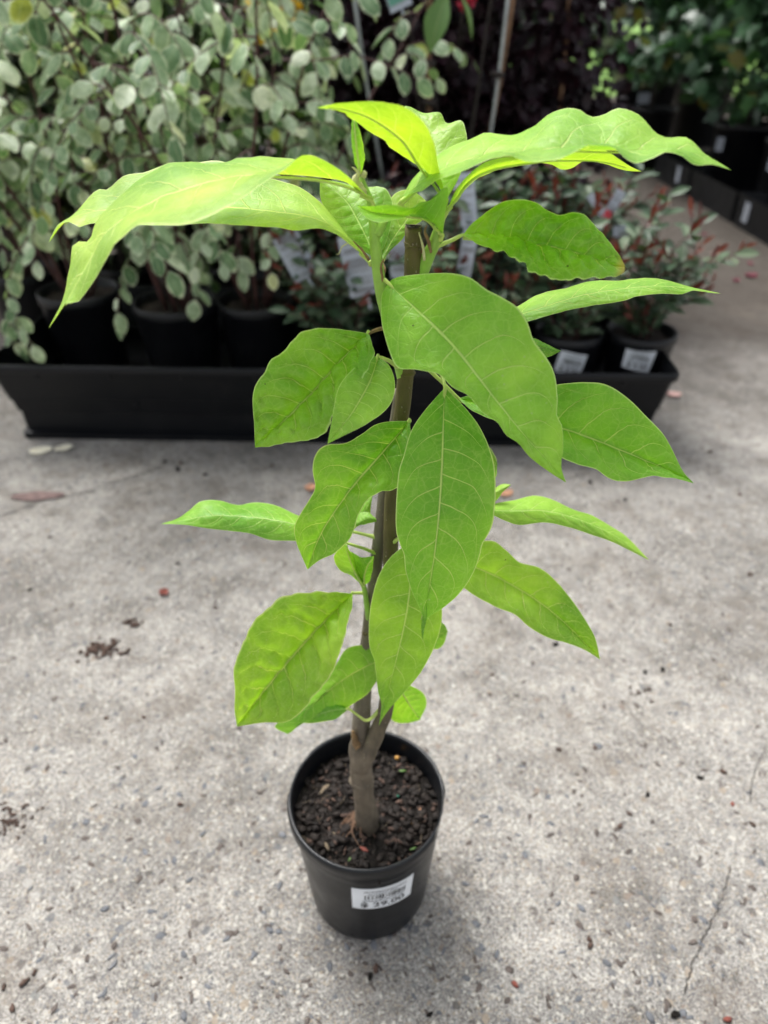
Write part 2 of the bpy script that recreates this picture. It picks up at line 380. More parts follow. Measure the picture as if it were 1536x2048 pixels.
M = dict(
    ground=mat_ground(), leaf=mat_big_leaf(), varieg=mat_variegated(),
    photinia=mat_leaf('photinia_leaf', [(0, (0.030, 0.062, 0.032)), (0.4, (0.050, 0.095, 0.050)), (0.75, (0.085, 0.135, 0.075)), (0.95, (0.15, 0.20, 0.12))], fac=0.15, rough=0.42, spec=0.35, midcol=(0.14, 0.19, 0.10)),
    photinia_red=mat_leaf('photinia_young_leaf', [(0, (0.085, 0.020, 0.016)), (0.5, (0.14, 0.038, 0.024)), (1, (0.22, 0.07, 0.05))], (1.3, 0.8, 0.5), 0.25, 0.35),
    purple=mat_leaf('purple_leaf', [(0, (0.010, 0.004, 0.006)), (0.6, (0.020, 0.008, 0.012)), (0.92, (0.036, 0.015, 0.022)), (1, (0.075, 0.05, 0.065))], (1.4, 0.5, 0.6), 0.12, 0.42, 0.3),
    maple=mat_leaf('maple_leaf', [(0, (0.030, 0.075, 0.036)), (0.5, (0.058, 0.130, 0.062)), (0.93, (0.090, 0.180, 0.090)), (1, (0.24, 0.18, 0.03))], (1.0, 1.3, 0.4), 0.2, 0.34),
    darkgreen=mat_leaf('dark_green_leaf', [(0, (0.030, 0.055, 0.022)), (0.5, (0.050, 0.085, 0.032)), (0.9, (0.080, 0.12, 0.045)), (1, (0.14, 0.15, 0.04))], fac=0.2),
    far=mat_leaf('far_leaf', [(0, (0.045, 0.085, 0.03)), (0.5, (0.07, 0.13, 0.04)), (1, (0.11, 0.18, 0.06))], fac=0.25),
    yellow=mat_leaf('yellow_petal', [(0, (0.62, 0.40, 0.02)), (0.6, (0.72, 0.52, 0.05)), (1, (0.72, 0.28, 0.03))], (1.1, 1.0, 0.5), 0.3, 0.5),
    red=mat_leaf('red_petal', [(0, (0.35, 0.012, 0.03)), (1, (0.55, 0.03, 0.07))], (1.2, 0.8, 0.8), 0.3, 0.5),
    lime_flat=mat_leaf('soft_green_leaf', [(0, (0.10, 0.20, 0.05)), (1, (0.15, 0.27, 0.07))], fac=0.3, midcol=(0.2, 0.3, 0.1)),
    trunk=mat_bark('trunk_bark', (0.062, 0.050, 0.034), (0.215, 0.172, 0.120)),
    stem=mat_bark('stem_bark', (0.062, 0.050, 0.034), (0.215, 0.172, 0.120), (0.075, 0.062, 0.018), (0.155, 0.125, 0.040), 0.30, 0.52, 0.6),
    greystem=mat_bark('grey_stem_bark', (0.062, 0.050, 0.034), (0.215, 0.172, 0.120), (0.12, 0.100, 0.072), (0.21, 0.18, 0.135), 0.28, 0.42, 0.4),
    green=plain('green_shoot', (0.30, 0.50, 0.075), 0.45, 0.18, 60),
    petiole=plain('petiole_green', (0.50, 0.62, 0.15), 0.45, 0.15, 80),
    dry=plain('dry_bract', (0.22, 0.135, 0.06), 0.8, 0.4, 200, 0.3),
    bract=plain('pale_bract', (0.55, 0.52, 0.28), 0.6, 0.2, 150),
    char=plain('cut_stub_end', (0.035, 0.028, 0.02), 0.95, 0.5, 300, 0.6),
    pot=mat_plastic('black_pot_plastic', (0.0062, 0.0072, 0.0092), 0.32, 0.16, 0.38),
    pot2=mat_plastic('nursery_pot_plastic', (0.0055, 0.006, 0.008), 0.42, 0.05, 0.4),
    tray=mat_plastic('tray_plastic', (0.0038, 0.0045, 0.0062), 0.42, 0.07, 0.28),
    soil=plain('potting_soil', (0.010, 0.008, 0.0065), 0.95, 0.6, 120, 0.8, 0.25),
    soil2=plain('dusty_soil', (0.026, 0.020, 0.016), 0.95, 0.6, 90, 0.8, 0.25),
    chip=plain('soil_chip', (0.017, 0.0125, 0.010), 0.75, 0.7, 70, 0.3, 0.3),
    root=plain('fine_root', (0.13, 0.075, 0.045), 0.9, 0.4, 150),
    straw=plain('dry_straw', (0.15, 0.115, 0.075), 0.9, 0.3, 150),
    bark=plain('bark_chip', (0.075, 0.045, 0.033), 0.9, 0.5, 90, 0.5),
    redbark=plain('red_bark_chip', (0.19, 0.055, 0.04), 0.9, 0.4, 90, 0.4),
    twig=plain('red_brown_twig', (0.075, 0.030, 0.026), 0.7, 0.4, 60),
    darktwig=plain('dark_twig', (0.030, 0.022, 0.018), 0.8, 0.4, 60),
    bamboo=plain('bamboo_cane', (0.22, 0.115, 0.055), 0.6, 0.35, 25),
    cane=plain('grey_plastic_cane', (0.46, 0.49, 0.47), 0.45, 0.15, 20),
    paper=plain('white_label_paper', (0.86, 0.89, 0.92), 0.55, 0.04, 30),
    tagw=plain('white_plant_tag', (0.44, 0.48, 0.54), 0.5, 0.10, 20),
    taggreen=plain('green_tag_print', (0.12, 0.33, 0.24), 0.5, 0.1, 20),
    tagred=plain('red_tag_print', (0.55, 0.05, 0.07), 0.5, 0.1, 20),
    ink=plain('label_ink', (0.055, 0.055, 0.06), 0.7, 0.2, 100),
    greyink=plain('label_grey_ink', (0.28, 0.29, 0.31), 0.7, 0.15, 100),
    scuff=plain('scuffed_plastic', (0.30, 0.28, 0.25), 0.8, 0.5, 220),
    lawn=plain('lawn_grass', (0.16, 0.30, 0.05), 0.9, 0.3, 8, 0.3),
    petal=plain('pale_fallen_petal', (0.85, 0.80, 0.62), 0.7, 0.1, 60),
    brownleaf=plain('purple_brown_dead_leaf', (0.15, 0.095, 0.085), 0.75, 0.35, 60),
    pinkleaf=plain('pink_fallen_leaf', (0.58, 0.37, 0.33), 0.7, 0.2, 60),
    orange=plain('orange_fallen_leaf', (0.50, 0.26, 0.15), 0.7, 0.25, 60),
    magenta=plain('magenta_fallen_petal', (0.15, 0.022, 0.04), 0.7, 0.3, 60),
    crack=plain('crack_shadow', (0.05, 0.045, 0.04), 1.0, 0.4, 80),
    pellet=plain('orange_pellet', (0.52, 0.27, 0.06), 0.45, 0.2, 60),
    teal=plain('green_pellet', (0.02, 0.20, 0.12), 0.45, 0.2, 60),
)
#@@STRUCTURE
# ------------------------------------------------------------------ the setting
def sheet(name, x0, x1, y0, y1, z, m, kind='structure'):
    o = mk(name, [(x0, y0, z), (x1, y0, z), (x1, y1, z), (x0, y1, z)], [(0, 1, 2, 3)], m, smooth=False)
    o['kind'] = kind; return o
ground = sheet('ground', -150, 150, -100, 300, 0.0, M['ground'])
lawn = sheet('lawn', -80, 80, 12.5, 200, 0.004, M['lawn'])

def crack(pts, w, seed):
    rng = random.Random(seed); pts = catmull([PZ(x, y, 0.0012) for x, y in pts], 60)
    V, F = [], []
    for i, p in enumerate(pts):
        t = (pts[min(i + 1, 60)] - pts[max(i - 1, 0)]).normalized(); nrm = Vector((-t.y, t.x, 0))
        ww = w * rng.uniform(0.25, 1.0) * (1 if 2 < i < 58 else 0.2); j = nrm * rng.uniform(-w, w) * 1.3
        V += [p + j + nrm * ww, p + j - nrm * ww]
    F = [(2 * i, 2 * i + 1, 2 * i + 3, 2 * i + 2) for i in range(60)]
    o = mk('crack', V, F, M['crack'], ground, smooth=False); return o
crack([(1362, 2010), (1385, 1930), (1420, 1850), (1442, 1800), (1455, 1760), (1462, 1720)], 0.0012, 3)
crack([(1500, 1610), (1505, 1560), (1520, 1520), (1536, 1480)], 0.0009, 4)
crack([(-20, 1040), (90, 1000), (170, 985), (230, 965), (300, 942), (365, 915)], 0.0028, 5)

# loose grit and exposed stones standing a little proud of the slab: uncountable
def grit():
    rng = random.Random(11); cols = [('stone_grey', (0.13, 0.135, 0.145)), ('stone_brown', (0.09, 0.072, 0.062)), ('stone_pale', (0.40, 0.38, 0.33))]
    for k, (nm, col) in enumerate(cols):
        b = MB()
        for i in range((430, 620, 520)[k]):
            x, y = rng.uniform(-60, 1600), 880 + 1240 * rng.random() ** 0.8
            p = PZ(x, y); r = rng.uniform(0.0018, 0.0062) * (1.25, 1.15, 0.75)[k]
            V, F = lump((p.x, p.y, r * 0.02), r, rng, (1, rng.uniform(0.35, 0.8), 0.13)); b.add(V, F)
        o = b.obj('gravel', plain(nm, col, 0.8, 0.35, 35, 0.3)); o['kind'] = 'stuff'
        o['label'] = ('grey stone chips bedded in the concrete', 'dark brown grit on the concrete', 'pale sand grains and chips on the concrete')[k]
grit()
#@@HERO
# ------------------------------------------------------------------ the sapling in its pot
POT = Vector((-0.0218, 0.530, 0.0)); POT_H, POT_R, POT_B = 0.21, 0.1, 0.081
hero = thing('potted_sapling', 'tall sapling with large lime green leaves in black pot on open concrete', 'potted plant', POT)
def pot_r(z): return POT_B + (0.0955 - POT_B) * z / 0.19
def lip_cut(a):                       # two gaps in the rolled lip (left rear, right front)
    for c in (R(160), R(-14)):
        d = abs((a - c + math.pi) % (2 * math.pi) - math.pi)
        if d < R(15): return 1.0
        if d < R(17): return (R(17) - d) / R(2)
    return 0.0
prof = [(0.010, 0.004), (POT_B - 0.008, 0.004), (POT_B - 0.004, 0.0), (POT_B - 0.0005, 0.002), (POT_B + 0.001, 0.010), (pot_r(0.03), 0.03), (pot_r(0.1), 0.1), (pot_r(0.165), 0.165), (pot_r(0.186), 0.186),
        (0.0985, 0.1885), (0.1003, 0.192), (0.1006, 0.204), (0.0995, 0.2085), (0.0972, 0.2100), (0.0950, 0.2085), (0.0940, 0.203), (0.0925, 0.18), (0.088, 0.12)]
def rf(k, a): return -0.0042 * lip_cut(a) if 9 <= k <= 12 else 0.0
V, F = lathe(prof, POT.x, POT.y, 96, rf); F.append(tuple(range(96))[::-1])
pot = mk('pot', V, F, M['pot'], hero)
for c in (R(160), R(-14)):           # torn pale plastic where the lip is cut away
    V, F = [], []
    for i in range(13):
        a = c + R(-14 + 28 * i / 12); q = noise.noise(Vector((i * 0.7, c, 0))) * 0.0012
        for r, z in ((0.0965, 0.196 + q), (0.0969, 0.2075 + q)):
            V.append((POT.x + r * math.cos(a), POT.y + r * math.sin(a), z))
    mk('lip_scuff', V, [(2 * i, 2 * i + 2, 2 * i + 3, 2 * i + 1) for i in range(12)], M['scuff'], pot, org=POT)
# price sticker, wrapped on the wall of the pot
def on_pot(u, v, off, a0=R(-90) + 0.236, z0=0.131, rot=R(-1)):
    x = u * math.cos(rot) - v * math.sin(rot); y = u * math.sin(rot) + v * math.cos(rot)
    z = z0 + y; r = pot_r(z) + off; a = a0 + x / pot_r(z0)
    return (POT.x + r * math.cos(a), POT.y + r * math.sin(a), z)
def patch(fn, u0, u1, v0, v1, off, nu=1, nv=1):
    V = [fn(u0 + (u1 - u0) * i / nu, v0 + (v1 - v0) * j / nv, off) for j in range(nv + 1) for i in range(nu + 1)]
    F = [(j * (nu + 1) + i, j * (nu + 1) + i + 1, (j + 1) * (nu + 1) + i + 1, (j + 1) * (nu + 1) + i) for j in range(nv) for i in range(nu)]
    return V, F
def text_geo(body, size):
    cu = bpy.data.curves.new('t', 'FONT'); cu.body = body; cu.size = size; cu.align_x = 'CENTER'; cu.align_y = 'CENTER'; cu.resolution_u = 3; cu.offset = size * 0.022
    o = bpy.data.objects.new('t', cu); C.objects.link(o); dg = bpy.context.evaluated_depsgraph_get()
    me = o.evaluated_get(dg).to_mesh(); V = [v.co.copy() for v in me.vertices]; F = [tuple(p.vertices) for p in me.polygons]
    o.evaluated_get(dg).to_mesh_clear(); bpy.data.objects.remove(o); bpy.data.curves.remove(cu)
    return V, F
def small_print(b, fn, u0, u1, v, h, rng, off):
    u = u0
    while u < u1:
        wd = rng.uniform(0.0008, 0.0024); b.add(*patch(fn, u, min(u + wd, u1), v - h / 2, v + h / 2, off)); u += wd + rng.uniform(0.0004, 0.0010)
def sticker_on(fn, sw, sh, parent, price, seed, hero_=True):
    rng = random.Random(seed)
    b = MB(); b.add(*patch(fn, -sw, sw, -sh, sh, 0.0007, 14, 4)); b.add(*patch(fn, -sw, sw, -sh, sh, 0.0001, 14, 4))
    st = b.obj('price_sticker', M['paper'], parent)
    b = MB(); u = -sw * 0.60
    while u < sw * 0.72:
        wd = rng.choice((0.0009, 0.0009, 0.0016, 0.0024)) * sw / 0.036
        b.add(*patch(fn, u, u + wd, -0.02 * sh, sh * 0.40, 0.0011, 1, 2)); u += wd + rng.choice((0.0009, 0.0012, 0.0020)) * sw / 0.036
    k = b.obj('barcode', M['ink'], st, smooth=False)
    b = MB()
    small_print(b, fn, -sw * 0.62, sw * 0.74, sh * 0.72, sh * 0.13, rng, 0.0011)
    small_print(b, fn, -sw * 0.50, sw * 0.45, sh * 0.52, sh * 0.09, rng, 0.0011)
    small_print(b, fn, -sw * 0.66, sw * 0.72, -sh * 0.18, sh * 0.13, rng, 0.0011)
    b.obj('small_print', M['greyink'], st, smooth=False)
    V, F = text_geo(price, sh * 0.62)
    mk('price', [fn(v.x * 1.1, v.y - sh * 0.60, 0.0011) for v in V], F, M['ink'], st, smooth=False)
    return st
sticker_on(on_pot, 0.039, 0.0275, pot, '$ 29.00', 5)

# soil: uneven disc, crumbs, roots, pellets
rng = random.Random(21); SOIL = 0.180
V, F = [(POT.x, POT.y, SOIL)], []
for k in range(1, 13):
    for j in range(48):
        a = 2 * math.pi * j / 48; r = 0.0925 * k / 12
        p = Vector((POT.x + r * math.cos(a), POT.y + r * math.sin(a), 0))
        h = 0.010 * noise.fractal(p * 38, 1.0, 2.0, 4) + 0.006 * math.exp(-(r / 0.03) ** 2) - 0.006 * (r / 0.0925) ** 4
        V.append((p.x, p.y, SOIL + h))
for j in range(48): F.append((0, 1 + j, 1 + (j + 1) % 48))
for k in range(11):
    for j in range(48): F.append((1 + k * 48 + j, 1 + (k + 1) * 48 + j, 1 + (k + 1) * 48 + (j + 1) % 48, 1 + k * 48 + (j + 1) % 48))
soil = mk('soil', V, F, M['soil'], hero)
def soil_z(x, y): 
    p = Vector((x, y, 0)); r = math.hypot(x - POT.x, y - POT.y)
    return SOIL + 0.010 * noise.fractal(p * 38, 1.0, 2.0, 4) + 0.006 * math.exp(-(r / 0.03) ** 2) - 0.006 * (r / 0.0925) ** 4
b = MB()
for i in range(1000):
    a = rng.random() * 6.283; r = 0.0895 * math.sqrt(rng.random()); x, y = POT.x + r * math.cos(a), POT.y + r * math.sin(a)
    s = rng.choice((0.0018, 0.0026, 0.0036, 0.005, 0.0068)); b.add(*lump((x, y, soil_z(x, y) + s * 0.25), s, rng, (1, rng.uniform(.22, .9), rng.uniform(.25, .7))))
o = b.obj('soil_crumbs', M['chip'], soil); o['kind'] = 'stuff'
b = MB()
for i in range(150):
    a = rng.random() * 6.283; r = 0.0885 * math.sqrt(rng.random()); x, y = POT.x + r * math.cos(a), POT.y + r * math.sin(a)
    s = rng.uniform(0.002, 0.006); b.add(*lump((x, y, soil_z(x, y) + s * 0.4), s, rng, (1, rng.uniform(.25, .6), rng.uniform(.2, .5))))
o = b.obj('bark_fines', M['bark'], soil); o['kind'] = 'stuff'
b = MB()
for i in range(22):
    a = rng.random() * 6.283; r = 0.086 * math.sqrt(rng.random()); x, y = POT.x + r * math.cos(a), POT.y + r * math.sin(a)
    d = rng.random() * 6.28; L = rng.uniform(0.004, 0.014); z = soil_z(x, y) + 0.003
    b.add(*tube([(x, y, z), (x + L * math.cos(d), y + L * math.sin(d), z + rng.uniform(-.001, .003)), (x + 2 * L * math.cos(d + .3), y + 2 * L * math.sin(d + .3), z - 0.001)], [0.0003, 0.0004, 0.0002], 4, 6))
o = b.obj('straw_bits', M['straw'], soil); o['kind'] = 'stuff'
def soil_px(x, y): 
    p = PZ(x, y, SOIL); return Vector((p.x, p.y, soil_z(p.x, p.y)))
for i in range(16):
    p0 = soil_px(716 + rng.uniform(-14, 20), 1635 + rng.uniform(-5, 18)); a = R(rng.uniform(170, 330)); L = rng.uniform(0.018, 0.040)
    p1 = p0 + Vector((L * .5 * math.cos(a), L * .5 * math.sin(a), 0.002)); p2 = p0 + Vector((L * math.cos(a + rng.uniform(-.5, .5)), L * math.sin(a + .3), 0))
    p0.z += 0.006; p1.z = soil_z(p1.x, p1.y) + 0.005; p2.z = soil_z(p2.x, p2.y) + 0.0015
    bb = MB(); bb.add(*tube([p0, p1, p2], [0.0011, 0.0008, 0.0003], 5, 8)); bb.obj('root', M['root'], soil)
for (x, y, m, s, nm) in ((794, 1518, 'pellet', 0.0034, 'fertiliser_pellet'), (826, 1651, 'pellet', 0.0022, 'fertiliser_pellet'), (797, 1594, 'teal', 0.0028, 'fertiliser_pellet'), (705, 1568, 'straw', 0.003, 'pebble'), (668, 1672, 'straw', 0.0026, 'pebble'), (840, 1622, 'orange', 0.002, 'fertiliser_pellet')):
    p = soil_px(x, y); bb = MB(); bb.add(*lump(p + Vector((0, 0, s * .8)), s, random.Random(int(x)), (1, .95, .9))); bb.obj(nm, M[m], soil)
for (x, y, m, s) in ((728, 1702, 'redbark', 0.007), (655, 1700, 'straw', 0.007), (805, 1545, 'lime_flat', 0.006), (826, 1693, 'lime_flat', 0.005), (700, 1718, 'lime_flat', 0.004), (648, 1580, 'straw', 0.010)):
    p = soil_px(x, y); bb = MB(); bb.add(*lump(p + Vector((0, 0, 0.004)), s, random.Random(int(x)), (1, .4, .18))); bb.obj('leaf_scrap', M[m], soil)

# ---- woody parts.  (px, py, depth) chains
def stem(name, ch, rad, m, seg=12, rough=0.0, cap=True, parent=hero, seed=0):
    bb = MB(); bb.add(*tube([P(x, y, Y) if len(q) == 0 else None for x, y, Y, *q in ch], rad, seg, (len(ch) - 1) * 6, cap, rough, seed))
    return bb.obj(name, m, parent)
tb = soil_px(735, 1655); TY = tb.y
stem('trunk', [(738, 1668, TY + .004), (733, 1625, .507), (727, 1580, .509), (722, 1530, .512), (721, 1495, .515), (722, 1465, .517)], [0.0165, 0.0140, 0.0126, 0.0136, 0.0128, 0.0112], M['trunk'], 16, 0.24)
stem('left_stem', [(721, 1500, .515), (723, 1440, .519), (727, 1380, .522), (733, 1300, .526), (742, 1215, .530), (752, 1130, .532), (764, 1030, .534), (776, 940, .535), (788, 860, .5355), (799, 780, .536)],
     [0.0118, 0.0104, 0.0090, 0.0072, 0.0068, 0.0064, 0.0062, 0.006, 0.0056, 0.004], M['greystem'], 12, 0.08)
stem('right_stem', [(722, 1535, .508), (742, 1495, .505), (758, 1455, .506), (771, 1420, .508), (780, 1340, .513), (783, 1240, .517), (781, 1110, .521), (785, 1000, .524), (796, 890, .526), (808, 780, .527), (818, 660, .528), (825, 550, .529), (827, 452, .530)],
     [0.0105, 0.0090, 0.0085, 0.0083, 0.0078, 0.0074, 0.0072, 0.0071, 0.0070, 0.0069, 0.0066, 0.0064, 0.0061], M['stem'], 14, 0.09, seed=4)
stem('cut_end', [(827, 456, .530), (827.5, 449.5, .5305)], [0.0058, 0.0050], M['char'], 14, 0.5)
stem('bud_scar', [(715, 1490, .508), (708, 1475, .505), (706, 1462, .505)], [0.005, 0.0036, 0.0015], M['dry'], 8, 0.5)
for (x, y, Y, r) in ((784, 1005, .523, .0070), (736, 1262, .526, .0062)):
    bb = MB(); bb.add(*lump(P(x, y, Y), r, random.Random(int(x)), (1, 1, 1.15))); bb.obj('node', M['stem'], hero)
for (x, y, Y, r, m_) in ((728, 1368, .5225, .0098, 'greystem'), (749, 1155, .5315, .0072, 'greystem'), (782, 1180, .519, .0080, 'stem'), (812, 745, .5275, .0075, 'stem'), (823, 590, .5285, .0071, 'stem'), (826, 490, .5297, .0068, 'stem'), (790, 948, .525, .0077, 'stem'), (724, 1560, .510, .0140, 'trunk')):
    stem('leaf_scar', [(x - 1, y + 5, Y), (x, y, Y), (x + 1, y - 5, Y)], [r * .9, r, r * .9], M[m_], 12, 0.25, seed=x)
stem('left_shoot', [(806, 760, .527), (790, 690, .523), (774, 630, .520), (763, 585, .518), (756, 540, .517), (750, 490, .517), (746, 440, .518), (740, 400, .519), (730, 375, .520), (722, 352, .521)],
     [0.0045, 0.0046, 0.0047, 0.0048, 0.0048, 0.0045, 0.0042, 0.0034, 0.0024, 0.0016], M['green'])
stem('left_shoot_fork', [(752, 470, .517), (762, 450, .519), (772, 432, .524)], [0.0038, 0.0034, 0.0026], M['green'])
stem('right_shoot', [(832, 572, .532), (842, 545, .531), (856, 512, .529), (868, 488, .528), (876, 462, .527), (882, 438, .527), (886, 415, .528)], [0.0050, 0.0058, 0.0052, 0.0047, 0.0040, 0.0030, 0.0020], M['green'])
stem('left_twig', [(738, 1240, .526), (732, 1200, .524), (728, 1175, .522), (716, 1152, .520), (702, 1125, .52), (692, 1090, .522)], [0.0034, 0.0030, 0.0026, 0.0023, 0.0018, 0.0012], M['green'], 8)
#@@LEAVES
LIME, LIME2, MID, DEEP, YEL = (0.385, 0.64, 0.095, 1), (0.33, 0.61, 0.075, 1), (0.33, 0.63, 0.052, 1), (0.25, 0.57, 0.046, 1), (0.43, 0.66, 0.06, 1)
def vein_w(u, v, n=9.0):
    av = abs(u - .5) * 2
    return v * n - av * 0.72 - av ** 5 * 1.5 + (0.43 if u > .5 else 0)
def hero_leaf(mid, left, right, Y, eL, eR, col, q=0.0012, pet=None, bulge=0.0, seed=0, rip=0.0022, base_m='petiole'):
    """mid/left/right: outline in sight-line coordinates from base to tip; Y: depths along the midrib;
    eL/eR: how much further away each margin lies at the widest place"""
    n, k = 56, 9
    def lift(pts, f):
        c = catmull([(x, y, 0) for x, y in pts], n); out = []
        for i, p in enumerate(c):
            t = i / n; g = t * (len(Y) - 1); j = min(int(g), len(Y) - 2); yy = Y[j] + (Y[j + 1] - Y[j]) * (g - j)
            if isinstance(f, (list, tuple)):
                g = t * (len(f) - 1); j = min(int(g), len(f) - 2); e = f[j] + (f[j + 1] - f[j]) * (g - j)
            else: e = f
            yy += e * math.sin(math.pi * min(t, 1) ** 0.85) ** 0.7
            out.append(P(p.x, p.y, yy))
        return out
    A, B, D = lift(left, eL), lift(mid, 0.0), lift(right, eR)
    V, U = [], []
    for i in range(n + 1):
        for j in range(-k, k + 1):
            s = abs(j) / k; E = A[i] if j < 0 else D[i]
            V.append(B[i].lerp(E, s)); U.append((0.5 + 0.5 * j / k, i / n))
    W = 2 * k + 1
    # surface relief along the local normal: pillow between the veins, ripple towards the margin
    N = []
    for i in range(n + 1):
        for j in range(W):
            a = V[min(i + 1, n) * W + j] - V[max(i - 1, 0) * W + j]; b_ = V[i * W + min(j + 1, W - 1)] - V[i * W + max(j - 1, 0)]
            c = b_.cross(a); N.append(c.normalized() if c.length > 1e-12 else Vector((0, 0, 1)))
    if sum((nn.z for nn in N)) < 0: N = [-x for x in N]
    out = []
    for i in range(n + 1):
        for j in range(W):
            u, v = U[i * W + j]; av = abs(u - .5) * 2
            ww = vein_w(u, v) + 0.2 * noise.noise(Vector((u * 3, v * 5, seed)))
            pil = abs(math.sin(math.pi * (ww - 0.5))) ** 0.5 * min(1, av * 5) * (1 - av ** 6)
            end = math.sin(math.pi * min(max(v, 0), 1)) ** 0.5
            h = q * pil * end - bulge * (1 - av) ** 1.5 * end
            h += rip * 0.5 * noise.noise(Vector((u * 2.5 + seed * 3.1, v * 5.5, seed))) * (0.25 + av) * end
            h += q * 0.5 * noise.noise(Vector((u * 9, v * 22, seed + 7))) * end
            out.append(V[i * W + j] + N[i * W + j] * h)
    F = [(i * W + j, i * W + j + 1, (i + 1) * W + j + 1, (i + 1) * W + j) for i in range(n) for j in range(W - 1)]
    o = mk('leaf', out, F, M['leaf'], hero, uv=U); o.color = col
    L = sum((B[i + 1] - B[i]).length for i in range(n)); Wd = max((A[i] - D[i]).length for i in range(n))
    print('leaf', seed, 'len %.3f width %.3f' % (L, Wd))
    # midrib standing under the blade as a real cord
    bb = MB(); pts = [out[i * W + k] - N[i * W + k] * (0.0022 - 0.0015 * i / n) for i in range(0, n - 3, 4)]
    bb.add(*tube(pts, [0.0012, 0.0009, 0.0006, 0.0003], 6, len(pts) * 2)); bb.obj('midrib', M['petiole'], o, uv=False)
    if pet:
        pp = [P(*p) for p in pet] + [out[k], out[2 * W + k] - N[2 * W + k] * 0.0016]
        bb = MB(); bb.add(*tube(pp, [0.0024, 0.0016, 0.0014, 0.0012], 8, len(pp) * 4, True, 0.15)); bb.obj('petiole', M[base_m], o)
    return o
# A: great arching leaf to the left
hero_leaf([(745, 405), (695, 367), (640, 354), (580, 350), (520, 349), (450, 357), (380, 374), (310, 400), (250, 435), (212, 466), (190, 500), (165, 548), (130, 610), (97, 657)],
          [(745, 405), (700, 370), (650, 340), (600, 322), (560, 316), (525, 314), (500, 317), (475, 316), (450, 325), (415, 326), (380, 322), (345, 322), (315, 335), (270, 365), (225, 405), (195, 440), (178, 482), (150, 490), (140, 535), (125, 600), (97, 657)],
          [(745, 405), (700, 357), (672, 335), (640, 316), (605, 308), (572, 335), (530, 362), (490, 390), (430, 425), (385, 447), (350, 453), (305, 450), (275, 452), (240, 478), (225, 490), (195, 545), (155, 602), (130, 606), (97, 657)],
          [.515, .50, .475, .455, .44], 0.055, [-.02, -.035, -.055, -.05, -.02], LIME, 0.0018, [(745, 440, .518)], seed=1)
# C: the leaf under it, running the same way
hero_leaf([(738, 522), (700, 478), (640, 440), (560, 425), (460, 415), (360, 412), (260, 415), (180, 425), (130, 445), (97, 486)],
          [(738, 522), (705, 485), (670, 440), (640, 405), (600, 375), (560, 362), (500, 345), (440, 322), (390, 325), (330, 330), (290, 345), (250, 350), (215, 377), (190, 380), (145, 430), (115, 450), (97, 486)],
          [(738, 522), (715, 500), (690, 480), (665, 466), (640, 457), (600, 462), (580, 461), (545, 455), (480, 449), (420, 444), (360, 448), (300, 450), (230, 448), (180, 449), (160, 456), (135, 444), (115, 456), (97, 486)],
          [.522, .53, .54, .535, .53], 0.05, -0.028, LIME, 0.0010, [(743, 528, .518)], seed=2)
# B: underside seen from below, pointing left at the top
hero_leaf([(893, 398), (872, 365), (844, 332), (812, 285), (782, 258), (734, 229), (694, 218), (655, 212), (632, 216)],
          [(893, 398), (880, 350), (872, 306), (867, 285), (855, 255), (838, 235), (808, 216), (785, 209), (745, 203), (700, 202), (668, 206), (645, 213), (632, 216)],
          [(893, 398), (868, 360), (842, 335), (805, 312), (778, 295), (768, 281), (740, 265), (716, 246), (696, 234), (690, 225), (668, 219), (648, 217), (632, 216)],
          [.525, .512, .495, .485, .475], -0.030, 0.018, YEL, 0.0006, [(886, 425, .528)], seed=3)
# B2: light leaf standing behind it
hero_leaf([(893, 400), (877, 345), (870, 300), (858, 258), (840, 232), (822, 214)],
          [(893, 400), (868, 355), (845, 310), (825, 270), (808, 235), (808, 213), (822, 214)],
          [(893, 400), (920, 350), (934, 305), (934, 275), (926, 243), (912, 240), (893, 246), (882, 228), (870, 226), (848, 226), (822, 214)],
          [.532, .55, .575, .60], 0.008, 0.012, LIME, 0.0008, [(886, 430, .528)], seed=4)
# D: great leaf to the right
hero_leaf([(800, 405), (850, 360), (905, 330), (970, 312), (1040, 305), (1110, 298), (1180, 300), (1250, 302), (1320, 300), (1380, 305), (1425, 325), (1462, 340)],
          [(800, 405), (823, 360), (858, 325), (888, 300), (918, 285), (948, 273), (973, 263), (1003, 269), (1038, 270), (1063, 255), (1093, 233), (1128, 218), (1158, 220), (1183, 235), (1208, 231), (1233, 217), (1268, 222), (1293, 240), (1313, 265), (1338, 275), (1373, 275), (1398, 300), (1433, 325), (1462, 340)],
          [(800, 405), (823, 386), (843, 383), (873, 360), (918, 345), (953, 330), (988, 315), (1023, 312), (1048, 323), (1073, 325), (1108, 320), (1138, 310), (1168, 295), (1208, 292), (1233, 300), (1253, 320), (1273, 327), (1298, 320), (1333, 303), (1363, 310), (1390, 330), (1428, 330), (1462, 340)],
          [.522, .50, .49, .485, .475], 0.050, -0.040, LIME2, 0.0022, [(815, 430, .524), (806, 414, .523)], seed=5)
# E: the one below D, seen from underneath
hero_leaf([(893, 425), (915, 385), (945, 352), (985, 335), (1040, 325), (1100, 318), (1160, 318), (1210, 322), (1250, 332), (1283, 343)],
          [(893, 425), (912, 380), (935, 350), (965, 325), (1000, 315), (1050, 306), (1110, 298), (1165, 295), (1205, 298), (1235, 315), (1260, 332), (1283, 343)],
          [(893, 425), (920, 392), (948, 362), (970, 348), (1008, 335), (1060, 328), (1098, 328), (1122, 338), (1143, 336), (1168, 322), (1205, 327), (1248, 340), (1283, 343)],
          [.527, .54, .55, .55, .545], -0.03, 0.022, YEL, 0.0007, [(880, 452, .527)], seed=6)
